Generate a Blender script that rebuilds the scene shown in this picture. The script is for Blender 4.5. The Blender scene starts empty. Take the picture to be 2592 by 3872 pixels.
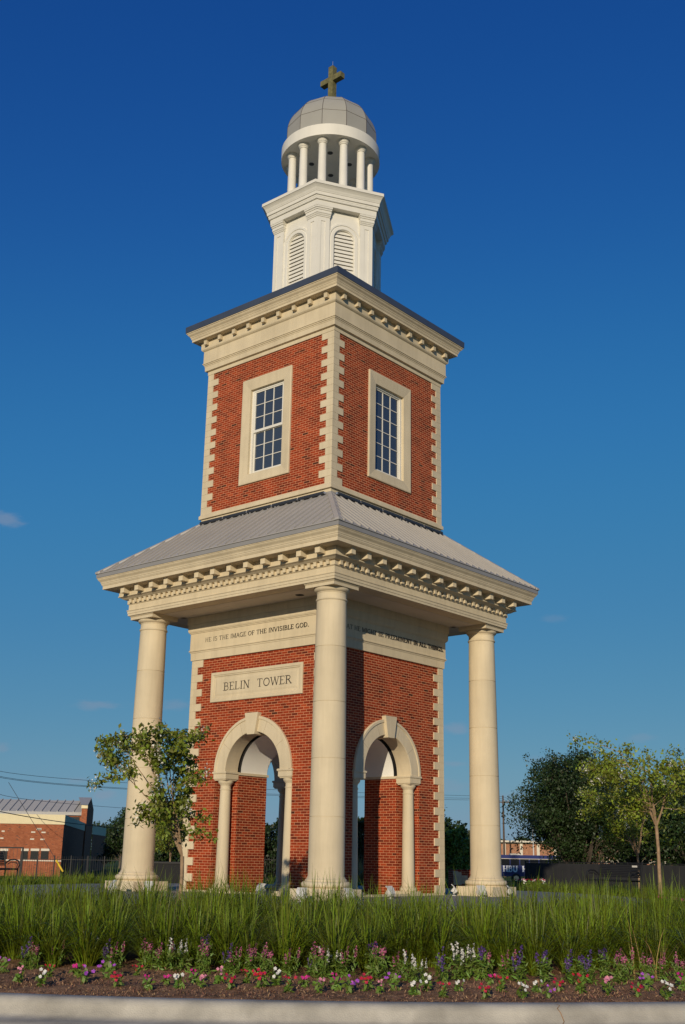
import bpy, math, random
import numpy as np
from mathutils import Vector, Matrix
R = math.radians
SC = bpy.context.scene
COL = SC.collection

# ------------------------------------------------------------------ camera
cam_d = bpy.data.cameras.new("camera"); cam = bpy.data.objects.new("camera", cam_d); COL.objects.link(cam)
cam_d.sensor_fit = 'VERTICAL'; cam_d.sensor_height = 24.0; cam_d.lens = 24.0 * 4217.64 / 3872.0
cam_d.clip_start = 0.1; cam_d.clip_end = 8000.0
CR = (0.99955932, -0.02424587, 0.01712611); CF = (0.01813277, 0.95550429, 0.29441937); CU = (-0.02350252, -0.29397908, 0.95552286)
CP = (0.0, -31.5913, 0.9189)
cam.matrix_world = Matrix(((CR[0], CU[0], -CF[0], CP[0]), (CR[1], CU[1], -CF[1], CP[1]), (CR[2], CU[2], -CF[2], CP[2]), (0, 0, 0, 1)))
SC.camera = cam

# ------------------------------------------------------------------ sky, sun, exposure
SUN_EL, SUN_AZ = R(14.2), R(192.9)          # azimuth from +Y towards +X
CLOUDS = [(-0.2709, 0.2713, 0.0178, 0.0059, 0.55), (-0.1895, 0.1209, 0.0225, 0.0045, 0.45), (-0.1251, 0.1235, 0.0142, 0.005, 0.35), (0.1219, 0.1074, 0.0154, 0.0059, 0.5), (0.1201, 0.0777, 0.013, 0.0029, 0.35), (0.1157, 0.0593, 0.0166, 0.0068, 0.25), (-0.1813, 0.0452, 0.009, 0.005, 0.45), (-0.2018, 0.0572, 0.0107, 0.0032, 0.3), (0.2061, 0.2016, 0.0107, 0.0045, 0.2), (0.1905, 0.0813, 0.0166, 0.0045, 0.25), (-0.2651, 0.0821, 0.0062, 0.005, 0.35), (0.1845, 0.0352, 0.0285, 0.0101, 0.3), (0.1739, 0.0515, 0.019, 0.005, 0.25), (0.2764, 0.1, 0.0142, 0.0041, 0.25), (-0.0356, 0.0551, 0.0142, 0.0068, 0.25)]
world = bpy.data.worlds.new("World"); SC.world = world; world.use_nodes = True
wn = world.node_tree.nodes; wl = world.node_tree.links; wn.clear()
sky = wn.new('ShaderNodeTexSky'); sky.sky_type = 'NISHITA'; sky.sun_disc = False
sky.sun_elevation = SUN_EL; sky.sun_rotation = SUN_AZ; sky.air_density = 1.0; sky.dust_density = 0.3; sky.ozone_density = 3.0; sky.altitude = 0
hsv = wn.new('ShaderNodeHueSaturation'); hsv.inputs['Saturation'].default_value = 1.25; hsv.inputs['Value'].default_value = 1.0
wl.new(sky.outputs[0], hsv.inputs['Color'])
# the camera's deep blue rendering of a clear sky: one tone curve per channel
sep = wn.new('ShaderNodeSeparateColor'); com = wn.new('ShaderNodeCombineColor'); wl.new(hsv.outputs[0], sep.inputs[0])
for ch, pts in (('Red', ((.018, .008), (.051, .029), (.138, .065), (.25, .100), (1, .30))), ('Green', ((.087, .066), (.195, .174), (.352, .230), (.51, .276), (1, .40))), ('Blue', ((.216, .272), (.418, .415), (.565, .425), (.67, .435), (1, .50)))):
    m0 = wn.new('ShaderNodeMath'); m0.operation = 'MULTIPLY'; m0.inputs[1].default_value = 0.09; wl.new(sep.outputs[ch], m0.inputs[0])
    fc = wn.new('ShaderNodeFloatCurve'); cv = fc.mapping.curves[0]; cv.points[0].location = (0, 0); cv.points[1].location = pts[-1]
    for q in pts[:-1]: cv.points.new(*q)
    for q in cv.points: q.handle_type = 'AUTO_CLAMPED'
    fc.mapping.use_clip = False; fc.mapping.extend = 'EXTRAPOLATED'; fc.mapping.update(); wl.new(m0.outputs[0], fc.inputs['Value'])
    m1 = wn.new('ShaderNodeMath'); m1.operation = 'DIVIDE'; m1.inputs[1].default_value = 0.09; wl.new(fc.outputs[0], m1.inputs[0]); wl.new(m1.outputs[0], com.inputs[ch])
# a few thin low clouds, each placed by its direction in the sky: (x, z of the direction, half sizes, strength)
tc = wn.new('ShaderNodeTexCoord'); mp = wn.new('ShaderNodeMapping'); mp.inputs['Scale'].default_value = (38, 8, 110)
nz = wn.new('ShaderNodeTexNoise'); nz.inputs['Scale'].default_value = 1.0; nz.inputs['Detail'].default_value = 6; nz.inputs['Roughness'].default_value = 0.6
wl.new(tc.outputs['Generated'], mp.inputs[0]); wl.new(mp.outputs[0], nz.inputs['Vector'])
last = com.outputs[0]
for cx_, cz_, wx_, wz_, st_ in CLOUDS:
    m2 = wn.new('ShaderNodeMapping'); m2.inputs['Scale'].default_value = (1 / wx_, 0, 1 / wz_); m2.inputs['Location'].default_value = (-cx_ / wx_, 0, -cz_ / wz_); wl.new(tc.outputs['Generated'], m2.inputs[0])
    ln = wn.new('ShaderNodeVectorMath'); ln.operation = 'LENGTH'; wl.new(m2.outputs[0], ln.inputs[0])
    ad = wn.new('ShaderNodeMath'); ad.operation = 'MULTIPLY_ADD'; ad.inputs[1].default_value = -2.6; wl.new(nz.outputs['Fac'], ad.inputs[0]); 
    a2 = wn.new('ShaderNodeMath'); a2.operation = 'ADD'; a2.inputs[1].default_value = 1.3; wl.new(ln.outputs['Value'], a2.inputs[0]); wl.new(a2.outputs[0], ad.inputs[2])
    mr_ = wn.new('ShaderNodeMapRange'); mr_.interpolation_type = 'SMOOTHSTEP'; mr_.inputs['From Min'].default_value = 1.25; mr_.inputs['From Max'].default_value = 0.1; mr_.inputs['To Min'].default_value = 0; mr_.inputs['To Max'].default_value = st_ * .8; wl.new(ad.outputs[0], mr_.inputs['Value'])
    mx = wn.new('ShaderNodeMixRGB'); mx.inputs['Color2'].default_value = (2.75, 3.25, 4.3, 1); wl.new(mr_.outputs[0], mx.inputs['Fac']); wl.new(last, mx.inputs['Color1']); last = mx.outputs[0]
bg = wn.new('ShaderNodeBackground'); bg.inputs['Strength'].default_value = 0.09
wo = wn.new('ShaderNodeOutputWorld'); wl.new(last, bg.inputs['Color']); wl.new(bg.outputs[0], wo.inputs['Surface'])

sun_d = bpy.data.lights.new("sun", 'SUN'); sun_d.energy = 3.4; sun_d.angle = R(0.53); sun_d.color = (1.0, 0.86, 0.66)
sun = bpy.data.objects.new("sun", sun_d); COL.objects.link(sun)
sd = Vector((math.sin(SUN_AZ) * math.cos(SUN_EL), math.cos(SUN_AZ) * math.cos(SUN_EL), math.sin(SUN_EL)))
sun.rotation_euler = sd.to_track_quat('Z', 'Y').to_euler(); sun.location = sd * 60
SC.view_settings.view_transform = 'Standard'; SC.view_settings.look = 'None'; SC.view_settings.gamma = 1.0
SC.view_settings.exposure = 0.0; SC.view_settings.use_curve_mapping = False
SC.render.engine = 'CYCLES'; SC.cycles.max_bounces = 6

# ------------------------------------------------------------------ picking a point in the place from the photograph's pixels
def ray(px, py):
    a = (px - 1296) / 4217.64; b = (1936 - py) / 4217.64
    return [CR[i] * a + CF[i] + CU[i] * b for i in range(3)]
def at(px, py, dist):               # the point seen at that pixel, dist metres in front of the camera (along +Y)
    r = ray(px, py); t = dist / r[1]
    return Vector((CP[0] + r[0] * t, CP[1] + r[1] * t, CP[2] + r[2] * t))
def on_ground(px, py, z):
    r = ray(px, py); t = (z - CP[2]) / r[2]
    return Vector((CP[0] + r[0] * t, CP[1] + r[1] * t, z))

# ------------------------------------------------------------------ materials
def nd(nt, typ, **kw):
    n = nt.nodes.new(typ)
    for k, v in kw.items(): setattr(n, k, v)
    return n
def mat(name, col, rough=0.7, var=0.12, scale=3.0, bump=0.0, bscale=60.0, metal=0.0, spec=0.5, island=0.0, trans=0.0, coords='Object', detail=6):
    m = bpy.data.materials.new(name); m.use_nodes = True; nt = m.node_tree; b = nt.nodes['Principled BSDF']
    b.inputs['Roughness'].default_value = rough; b.inputs['Metallic'].default_value = metal; b.inputs['Specular IOR Level'].default_value = spec
    t = nd(nt, 'ShaderNodeTexCoord'); n = nd(nt, 'ShaderNodeTexNoise'); n.inputs['Scale'].default_value = scale; n.inputs['Detail'].default_value = detail
    nt.links.new(t.outputs[coords], n.inputs['Vector'])
    h = nd(nt, 'ShaderNodeHueSaturation'); h.inputs['Color'].default_value = (*col, 1)
    mr = nd(nt, 'ShaderNodeMapRange'); mr.inputs['From Min'].default_value = 0.3; mr.inputs['From Max'].default_value = 0.7
    mr.inputs['To Min'].default_value = 1 - var; mr.inputs['To Max'].default_value = 1 + var
    nt.links.new(n.outputs['Fac'], mr.inputs['Value'])
    last = mr.outputs[0]
    if island:
        g = nd(nt, 'ShaderNodeNewGeometry'); m2 = nd(nt, 'ShaderNodeMapRange'); m2.inputs['To Min'].default_value = 1 - island; m2.inputs['To Max'].default_value = 1 + island
        nt.links.new(g.outputs['Random Per Island'], m2.inputs['Value'])
        mu = nd(nt, 'ShaderNodeMath', operation='MULTIPLY'); nt.links.new(last, mu.inputs[0]); nt.links.new(m2.outputs[0], mu.inputs[1]); last = mu.outputs[0]
        m3 = nd(nt, 'ShaderNodeMapRange'); m3.inputs['To Min'].default_value = 0.5 - 0.035 * (island > 0.2); m3.inputs['To Max'].default_value = 0.5 + 0.02 * (island > 0.2)
        nt.links.new(g.outputs['Random Per Island'], m3.inputs['Value']); nt.links.new(m3.outputs[0], h.inputs['Hue'])
    nt.links.new(last, h.inputs['Value'])
    nt.links.new(h.outputs[0], b.inputs['Base Color'])
    if trans:
        tr = nd(nt, 'ShaderNodeBsdfTranslucent'); nt.links.new(h.outputs[0], tr.inputs['Color'])
        ms = nd(nt, 'ShaderNodeMixShader'); ms.inputs[0].default_value = trans
        o = nt.nodes['Material Output']; nt.links.new(b.outputs[0], ms.inputs[1]); nt.links.new(tr.outputs[0], ms.inputs[2]); nt.links.new(ms.outputs[0], o.inputs['Surface'])
    if bump:
        n2 = nd(nt, 'ShaderNodeTexNoise'); n2.inputs['Scale'].default_value = bscale; n2.inputs['Detail'].default_value = 4
        nt.links.new(t.outputs[coords], n2.inputs['Vector'])
        bp = nd(nt, 'ShaderNodeBump'); bp.inputs['Strength'].default_value = bump; bp.inputs['Distance'].default_value = 0.02
        nt.links.new(n2.outputs['Fac'], bp.inputs['Height']); nt.links.new(bp.outputs[0], b.inputs['Normal'])
    return m
def brick_mat(name, c1, c2, mortar, bw=0.2032, rh=0.06755, ms=0.0118, uoff=0.0, voff=0.0):
    m = bpy.data.materials.new(name); m.use_nodes = True; nt = m.node_tree; b = nt.nodes['Principled BSDF']
    b.inputs['Roughness'].default_value = 0.85; b.inputs['Specular IOR Level'].default_value = 0.25
    t = nd(nt, 'ShaderNodeTexCoord'); mpn = nd(nt, 'ShaderNodeMapping'); mpn.inputs['Location'].default_value = (uoff, voff, 0)
    nt.links.new(t.outputs['UV'], mpn.inputs[0])
    bt = nd(nt, 'ShaderNodeTexBrick'); bt.offset = 0.5; bt.offset_frequency = 2; bt.squash = 1.0
    for k, v in (('Scale', 1.0), ('Mortar Size', ms / 2), ('Mortar Smooth', 0.15), ('Bias', 0.0), ('Brick Width', bw), ('Row Height', rh)): bt.inputs[k].default_value = v
    bt.inputs['Color1'].default_value = (0, 0, 0, 1); bt.inputs['Color2'].default_value = (1, 1, 1, 1); bt.inputs['Mortar'].default_value = (.5, .5, .5, 1)
    nt.links.new(mpn.outputs[0], bt.inputs['Vector'])
    rp = nd(nt, 'ShaderNodeValToRGB'); el = rp.color_ramp.elements; L3 = lambda t, k=1.0: tuple((c1[i] + (c2[i] - c1[i]) * t) * k for i in range(3)) + (1,)
    el[0].position = 0.0; el[0].color = (c1[0] * .38, c1[1] * .75, c1[2] * 1.3, 1); el[1].position = 1.0; el[1].color = (c2[0] * 1.08, c2[1] * 1.35, c2[2] * 1.5, 1)
    for p_, t_ in ((.06, 0.0), (.30, .35), (.62, .7), (.90, 1.0)): e_ = el.new(p_); e_.color = L3(t_)
    nt.links.new(bt.outputs['Color'], rp.inputs[0])
    mo = nd(nt, 'ShaderNodeMixRGB'); mo.inputs['Color2'].default_value = (*mortar, 1); nt.links.new(bt.outputs['Fac'], mo.inputs['Fac']); nt.links.new(rp.outputs[0], mo.inputs['Color1'])
    n = nd(nt, 'ShaderNodeTexNoise'); n.inputs['Scale'].default_value = 1.6; n.inputs['Detail'].default_value = 8; n.inputs['Roughness'].default_value = 0.65
    nt.links.new(mpn.outputs[0], n.inputs['Vector'])
    mr = nd(nt, 'ShaderNodeMapRange'); mr.inputs['From Min'].default_value = 0.3; mr.inputs['From Max'].default_value = 0.7; mr.inputs['To Min'].default_value = 0.82; mr.inputs['To Max'].default_value = 1.18
    nt.links.new(n.outputs['Fac'], mr.inputs[0])
    h = nd(nt, 'ShaderNodeHueSaturation'); nt.links.new(mo.outputs[0], h.inputs['Color']); nt.links.new(mr.outputs[0], h.inputs['Value']); nt.links.new(h.outputs[0], b.inputs['Base Color'])
    bp = nd(nt, 'ShaderNodeBump', invert=True); bp.inputs['Strength'].default_value = 0.6; bp.inputs['Distance'].default_value = 0.008
    nt.links.new(bt.outputs['Fac'], bp.inputs['Height']); nt.links.new(bp.outputs[0], b.inputs['Normal'])
    return m

M = {}
M['brick'] = brick_mat('brick', (0.175, 0.021, 0.005), (0.33, 0.042, 0.009), (0.66, 0.31, 0.16))
M['stone'] = mat('cast_stone', (0.645, 0.545, 0.37), 0.85, 0.075, 1.3, 0.10, 90, spec=0.2, detail=9, island=0.03)
def weather(m, amt, sc=(7, 7, .55)):       # rain streaks and grime: a second, vertically drawn out noise
    nt = m.node_tree; b = nt.nodes['Principled BSDF']; src = b.inputs['Base Color'].links[0].from_socket
    t = nd(nt, 'ShaderNodeTexCoord'); mp_ = nd(nt, 'ShaderNodeMapping'); mp_.inputs['Scale'].default_value = sc; n = nd(nt, 'ShaderNodeTexNoise'); n.inputs['Scale'].default_value = 1; n.inputs['Detail'].default_value = 7; n.inputs['Roughness'].default_value = .6
    nt.links.new(t.outputs['Object'], mp_.inputs[0]); nt.links.new(mp_.outputs[0], n.inputs['Vector'])
    mr = nd(nt, 'ShaderNodeMapRange'); mr.inputs['From Min'].default_value = .42; mr.inputs['From Max'].default_value = .75; mr.inputs['To Min'].default_value = 0; mr.inputs['To Max'].default_value = amt; nt.links.new(n.outputs['Fac'], mr.inputs[0])
    mi = nd(nt, 'ShaderNodeMixRGB', blend_type='MULTIPLY'); mi.inputs['Color2'].default_value = (.52, .50, .47, 1); nt.links.new(mr.outputs[0], mi.inputs['Fac']); nt.links.new(src, mi.inputs['Color1']); nt.links.new(mi.outputs[0], b.inputs['Base Color'])
weather(M['stone'], .24)

M['stone_col'] = M['stone']
M['letter'] = mat('engraved_letter', (0.035, 0.028, 0.02), 0.7, 0.05)
M['white'] = mat('white_paint', (0.74, 0.71, 0.62), 0.5, 0.03, 2.0, spec=0.3)
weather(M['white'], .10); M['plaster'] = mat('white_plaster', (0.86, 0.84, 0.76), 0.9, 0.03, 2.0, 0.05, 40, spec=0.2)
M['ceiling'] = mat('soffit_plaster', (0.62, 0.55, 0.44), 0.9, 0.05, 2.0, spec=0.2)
M['roof'] = mat('grey_metal_roof', (0.37, 0.35, 0.32), 0.5, 0.05, 1.0, spec=0.4)
M['fascia'] = mat('grey_metal_fascia', (0.27, 0.26, 0.245), 0.42, 0.05, 2.0, spec=0.5)
M['flashing'] = mat('slate_metal_flashing', (0.085, 0.10, 0.125), 0.35, 0.08, 2.0, metal=0.35, spec=0.5)
M['dome'] = mat('dome_metal', (0.335, 0.325, 0.285), 0.55, 0.04, 1.5, spec=0.4)
M['dome_seam'] = mat('dome_seam', (0.12, 0.10, 0.085), 0.6, 0.05)
M['cross'] = mat('verdigris_bronze', (0.155, 0.14, 0.055), 0.6, 0.3, 14.0, spec=0.4)
M['rod'] = mat('bright_steel', (0.7, 0.72, 0.74), 0.3, 0.02, metal=0.8)
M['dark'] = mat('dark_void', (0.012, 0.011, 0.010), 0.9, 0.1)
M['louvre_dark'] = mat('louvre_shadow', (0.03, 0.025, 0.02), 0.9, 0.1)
M['glass'] = mat('window_glass', (0.044, 0.056, 0.072), 0.05, 0.05, 1.5, spec=1.0)
M['lightbar'] = mat('lightbar_housing', (0.06, 0.062, 0.065), 0.4, 0.1, metal=0.4)
M['lamp_white'] = mat('floodlight_paint', (0.62, 0.60, 0.56), 0.45, 0.05)
M['lamp_glass'] = mat('floodlight_glass', (0.12, 0.13, 0.14), 0.1, 0.05, spec=0.8)
M['concrete'] = mat('kerb_concrete', (0.45, 0.415, 0.335), 0.9, 0.28, 2.2, 0.25, 70, spec=0.2, detail=10)
weather(M['concrete'], .35, (3.5, 3.5, 1.5)); M['road'] = mat('road_concrete', (0.28, 0.27, 0.24), 0.9, 0.2, 1.2, 0.2, 60, spec=0.2, detail=10)
M['paving'] = mat('plaza_paving', (0.25, 0.245, 0.235), 0.85, 0.15, 1.5, 0.1, 50, spec=0.25)
M['mulch'] = mat('mulch', (0.265, 0.15, 0.082), 0.95, 0.45, 9.0, 0.9, 45, spec=0.1, detail=10)
M['chip'] = mat('mulch_chip', (0.29, 0.17, 0.10), 0.9, 0.2, 9.0, island=0.5, spec=0.1)
M['lawn'] = mat('lawn', (0.05, 0.085, 0.018), 0.95, 0.4, 0.4, 0.6, 12, spec=0.1, detail=10)
M['blade'] = mat('grass_blade', (0.152, 0.208, 0.012), 0.5, 0.35, 0.9, island=0.6, trans=0.3, spec=0.4)
M['dryblade'] = mat('dry_blade', (0.34, 0.22, 0.075), 0.7, 0.2, 2.0, island=0.3, trans=0.2)
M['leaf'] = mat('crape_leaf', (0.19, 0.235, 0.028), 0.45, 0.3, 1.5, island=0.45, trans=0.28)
M['leaf_sunlit'] = mat('sunny_crape_leaf', (0.215, 0.27, 0.026), 0.45, 0.3, 1.5, island=0.45, trans=0.3)  # copy of the crape leaf with sunlight brightened into its colour
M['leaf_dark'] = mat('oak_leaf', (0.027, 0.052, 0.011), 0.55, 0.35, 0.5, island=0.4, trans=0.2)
M['leaf_mid'] = mat('hedge_leaf', (0.055, 0.115, 0.016), 0.55, 0.35, 0.6, island=0.4, trans=0.25)
M['leaf_bed'] = mat('bedding_leaf', (0.15, 0.245, 0.035), 0.5, 0.2, 8.0, island=0.4, trans=0.3)
M['bark'] = mat('crape_bark', (0.30, 0.20, 0.115), 0.8, 0.3, 9.0, 0.2, 30)
M['bark_dark'] = mat('oak_bark', (0.10, 0.075, 0.055), 0.9, 0.3, 6.0, 0.4, 20)
M['blackmetal'] = mat('black_metal', (0.014, 0.014, 0.015), 0.55, 0.1, spec=0.25)
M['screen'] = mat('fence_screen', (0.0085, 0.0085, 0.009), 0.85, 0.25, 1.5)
M['wire'] = mat('wire', (0.03, 0.035, 0.04), 0.6, 0.05)
M['yellow'] = mat('yellow_plastic', (0.75, 0.50, 0.02), 0.5, 0.05)
M['bus_blue'] = mat('bus_paint', (0.015, 0.025, 0.13), 0.3, 0.05, spec=0.5)
M['bus_white'] = mat('bus_lettering', (0.8, 0.8, 0.8), 0.5, 0.02)
M['bus_glass'] = mat('bus_glass', (0.012, 0.014, 0.018), 0.1, 0.1, spec=0.5)
M['rubber'] = mat('rubber', (0.02, 0.02, 0.02), 0.8, 0.1)
M['chrome'] = mat('chrome', (0.6, 0.55, 0.45), 0.25, 0.1, metal=0.9)
M['far_brick'] = brick_mat('far_brick', (0.27, 0.075, 0.032), (0.34, 0.10, 0.042), (0.38, 0.17, 0.09))
M['far_brick2'] = brick_mat('far_orange_brick', (0.33, 0.15, 0.08), (0.40, 0.19, 0.105), (0.44, 0.25, 0.16))
M['cream'] = mat('cream_panel', (0.72, 0.62, 0.38), 0.7, 0.04)
M['palewhite'] = mat('pale_trim', (0.66, 0.60, 0.48), 0.7, 0.04)
M['far_roof'] = mat('far_roof', (0.42, 0.41, 0.39), 0.85, 0.05, spec=0.1)
M['far_glass'] = mat('far_glass', (0.015, 0.02, 0.022), 0.1, 0.1, spec=0.6)
M['lime'] = mat('lime_mortar', (0.62, 0.46, 0.28), 0.9, 0.15, 5.0, 0.2)
M['woodpole'] = mat('wood_pole', (0.10, 0.07, 0.05), 0.9, 0.2, 5)
M['joint'] = mat('joint_mortar', (0.36, 0.27, 0.165), 0.9, 0.1)
M['green_cloth'] = mat('green_cloth', (0.01, 0.22, 0.07), 0.7, 0.1)
PETAL = {k: mat('petal_' + k, c, 0.6, 0.05, 20, island=0.25, trans=0.25) for k, c in dict(
    red=(0.55, 0.012, 0.03), magenta=(0.62, 0.02, 0.22), pink=(0.75, 0.28, 0.36), white=(0.8, 0.78, 0.7), purple=(0.45, 0.09, 0.55), violet=(0.14, 0.06, 0.26), rose=(0.50, 0.13, 0.24)).items()}

# ------------------------------------------------------------------ mesh building
class MB:
    def __init__(s): s.v = []; s.f = []
    def add(s, vs, fs):
        o = len(s.v); s.v += [tuple(map(float, p)) for p in vs]; s.f += [tuple(i + o for i in f) for f in fs]; return s
    def poly(s, *ps): return s.add(ps, [tuple(range(len(ps)))])
    def hexa(s, p):   # 8 corners: bottom ring 0-3, top ring 4-7
        return s.add(p, [(3, 2, 1, 0), (4, 5, 6, 7), (0, 1, 5, 4), (1, 2, 6, 5), (2, 3, 7, 6), (3, 0, 4, 7)])
    def box(s, x0, x1, y0, y1, z0, z1):
        x0, x1 = min(x0, x1), max(x0, x1); y0, y1 = min(y0, y1), max(y0, y1)
        return s.hexa([(x0, y0, z0), (x1, y0, z0), (x1, y1, z0), (x0, y1, z0), (x0, y0, z1), (x1, y0, z1), (x1, y1, z1), (x0, y1, z1)])
    def ring(s, prof, n=4, rot=0.0, cap_top=False, cap_bot=False):   # mitred ring, prof = (distance to face, z)
        k = 1 / math.cos(math.pi / n); vs = []
        for r, z in prof:
            for i in range(n):
                a = rot + (i + .5) * 2 * math.pi / n; vs.append((r * k * math.cos(a), r * k * math.sin(a), z))
        fs = [(j * n + i, j * n + (i + 1) % n, (j + 1) * n + (i + 1) % n, (j + 1) * n + i) for j in range(len(prof) - 1) for i in range(n)]
        if cap_bot: fs.append(tuple(reversed(range(n))))
        if cap_top: fs.append(tuple((len(prof) - 1) * n + i for i in range(n)))
        return s.add(vs, fs)
    def lathe(s, prof, cx=0, cy=0, n=32, cap_top=True, cap_bot=False):
        vs = [(cx + r * math.cos(2 * math.pi * i / n), cy + r * math.sin(2 * math.pi * i / n), z) for r, z in prof for i in range(n)]
        fs = [(j * n + i, j * n + (i + 1) % n, (j + 1) * n + (i + 1) % n, (j + 1) * n + i) for j in range(len(prof) - 1) for i in range(n)]
        if cap_bot: fs.append(tuple(reversed(range(n))))
        if cap_top: fs.append(tuple((len(prof) - 1) * n + i for i in range(n)))
        return s.add(vs, fs)
    def tube(s, pts, rad, n=6):
        pts = [Vector(p) for p in pts]; rad = rad if isinstance(rad, (list, tuple)) else [rad] * len(pts); vs = []
        for i, p in enumerate(pts):
            d = (pts[min(i + 1, len(pts) - 1)] - pts[max(i - 1, 0)]).normalized()
            a = d.orthogonal().normalized() if i == 0 else (a - d * a.dot(d)).normalized()
            b = d.cross(a)
            vs += [tuple(p + (a * math.cos(2 * math.pi * k / n) + b * math.sin(2 * math.pi * k / n)) * rad[i]) for k in range(n)]
        fs = [(j * n + i, j * n + (i + 1) % n, (j + 1) * n + (i + 1) % n, (j + 1) * n + i) for j in range(len(pts) - 1) for i in range(n)]
        fs += [tuple(reversed(range(n))), tuple((len(pts) - 1) * n + i for i in range(n))]
        return s.add(vs, fs)
    def build(s, name, material, parent=None, smooth=None, fix=False, weld=False):
        me = bpy.data.meshes.new(name); me.from_pydata(s.v, [], s.f); me.update()
        if fix or weld:
            import bmesh
            b = bmesh.new(); b.from_mesh(me)
            if weld: bmesh.ops.remove_doubles(b, verts=b.verts, dist=1e-4)
            bmesh.ops.recalc_face_normals(b, faces=b.faces); b.to_mesh(me); b.free()
        uv = me.uv_layers.new(name='UVMap').data
        for p in me.polygons:
            n = p.normal
            if abs(n.z) > 0.8: f = lambda c: (c.x, c.y)
            elif abs(n.x) > abs(n.y): f = lambda c: (c.y, c.z)
            else: f = lambda c: (c.x, c.z)
            for li in p.loop_indices: uv[li].uv = f(me.vertices[me.loops[li].vertex_index].co)
        return link(name, me, material, parent, smooth)
def link(name, me, material, parent=None, smooth=None):
    if material: me.materials.append(material)
    if smooth is not None:
        me.shade_smooth(); me.set_sharp_from_angle(angle=R(smooth))
    o = bpy.data.objects.new(name, me); COL.objects.link(o)
    if parent: o.parent = parent
    return o
def np_mesh(name, v, q, material, parent=None):
    me = bpy.data.meshes.new(name); v = np.asarray(v, np.float32); q = np.asarray(q, np.int32); k = q.shape[1]
    me.vertices.add(len(v)); me.vertices.foreach_set('co', v.ravel())
    me.loops.add(q.size); me.loops.foreach_set('vertex_index', q.ravel())
    me.polygons.add(len(q)); me.polygons.foreach_set('loop_start', np.arange(0, q.size, k, dtype=np.int32)); me.polygons.foreach_set('loop_total', np.full(len(q), k, np.int32))
    me.update(calc_edges=True); me.validate()
    return link(name, me, material, parent)
def tag(o, label=None, cat=None, group=None, kind=None):
    if label: o['label'] = label
    if cat: o['category'] = cat
    if group: o['group'] = group
    if kind: o['kind'] = kind
    return o
def thing(name, label, cat, loc=(0, 0, 0), rz=0.0, group=None):
    o = bpy.data.objects.new(name, None); o.empty_display_size = 0.2; COL.objects.link(o); o.location = loc; o.rotation_euler = (0, 0, rz)
    return tag(o, label, cat, group)
def dup(root, loc=None, rz=None, label=None, scale=None):
    r = root.copy(); COL.objects.link(r)
    if loc is not None: r.location = loc
    if rz is not None: r.rotation_euler = (0, 0, rz)
    if scale is not None: r.scale = scale
    if label: r['label'] = label
    for ch in list(root.children):
        c = ch.copy(); COL.objects.link(c); c.parent = r
        for g in list(ch.children):
            d = g.copy(); COL.objects.link(d); d.parent = c
    return r
ORD = ['first', 'second', 'third', 'fourth', 'fifth', 'sixth', 'seventh', 'eighth', 'ninth', 'tenth', 'eleventh', 'twelfth', 'thirteenth', 'fourteenth', 'fifteenth', 'sixteenth', 'seventeenth', 'eighteenth', 'nineteenth', 'twentieth', 'twenty-first', 'twenty-second', 'twenty-third', 'twenty-fourth', 'twenty-fifth', 'twenty-sixth']

# side frames of the square tower: 0 faces -y (the sunny front), 1 faces +x, 2 faces +y, 3 faces -x
def SD(k):
    return (lambda u, r, z: (u, -r, z), lambda u, r, z: (r, u, z), lambda u, r, z: (-u, r, z), lambda u, r, z: (-r, -u, z))[k]
def sbox(mb, k, u0, u1, r0, r1, z0, z1):
    f = SD(k); a = f(u0, r0, z0); b = f(u1, r1, z1); return mb.box(a[0], b[0], a[1], b[1], z0, z1)

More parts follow.
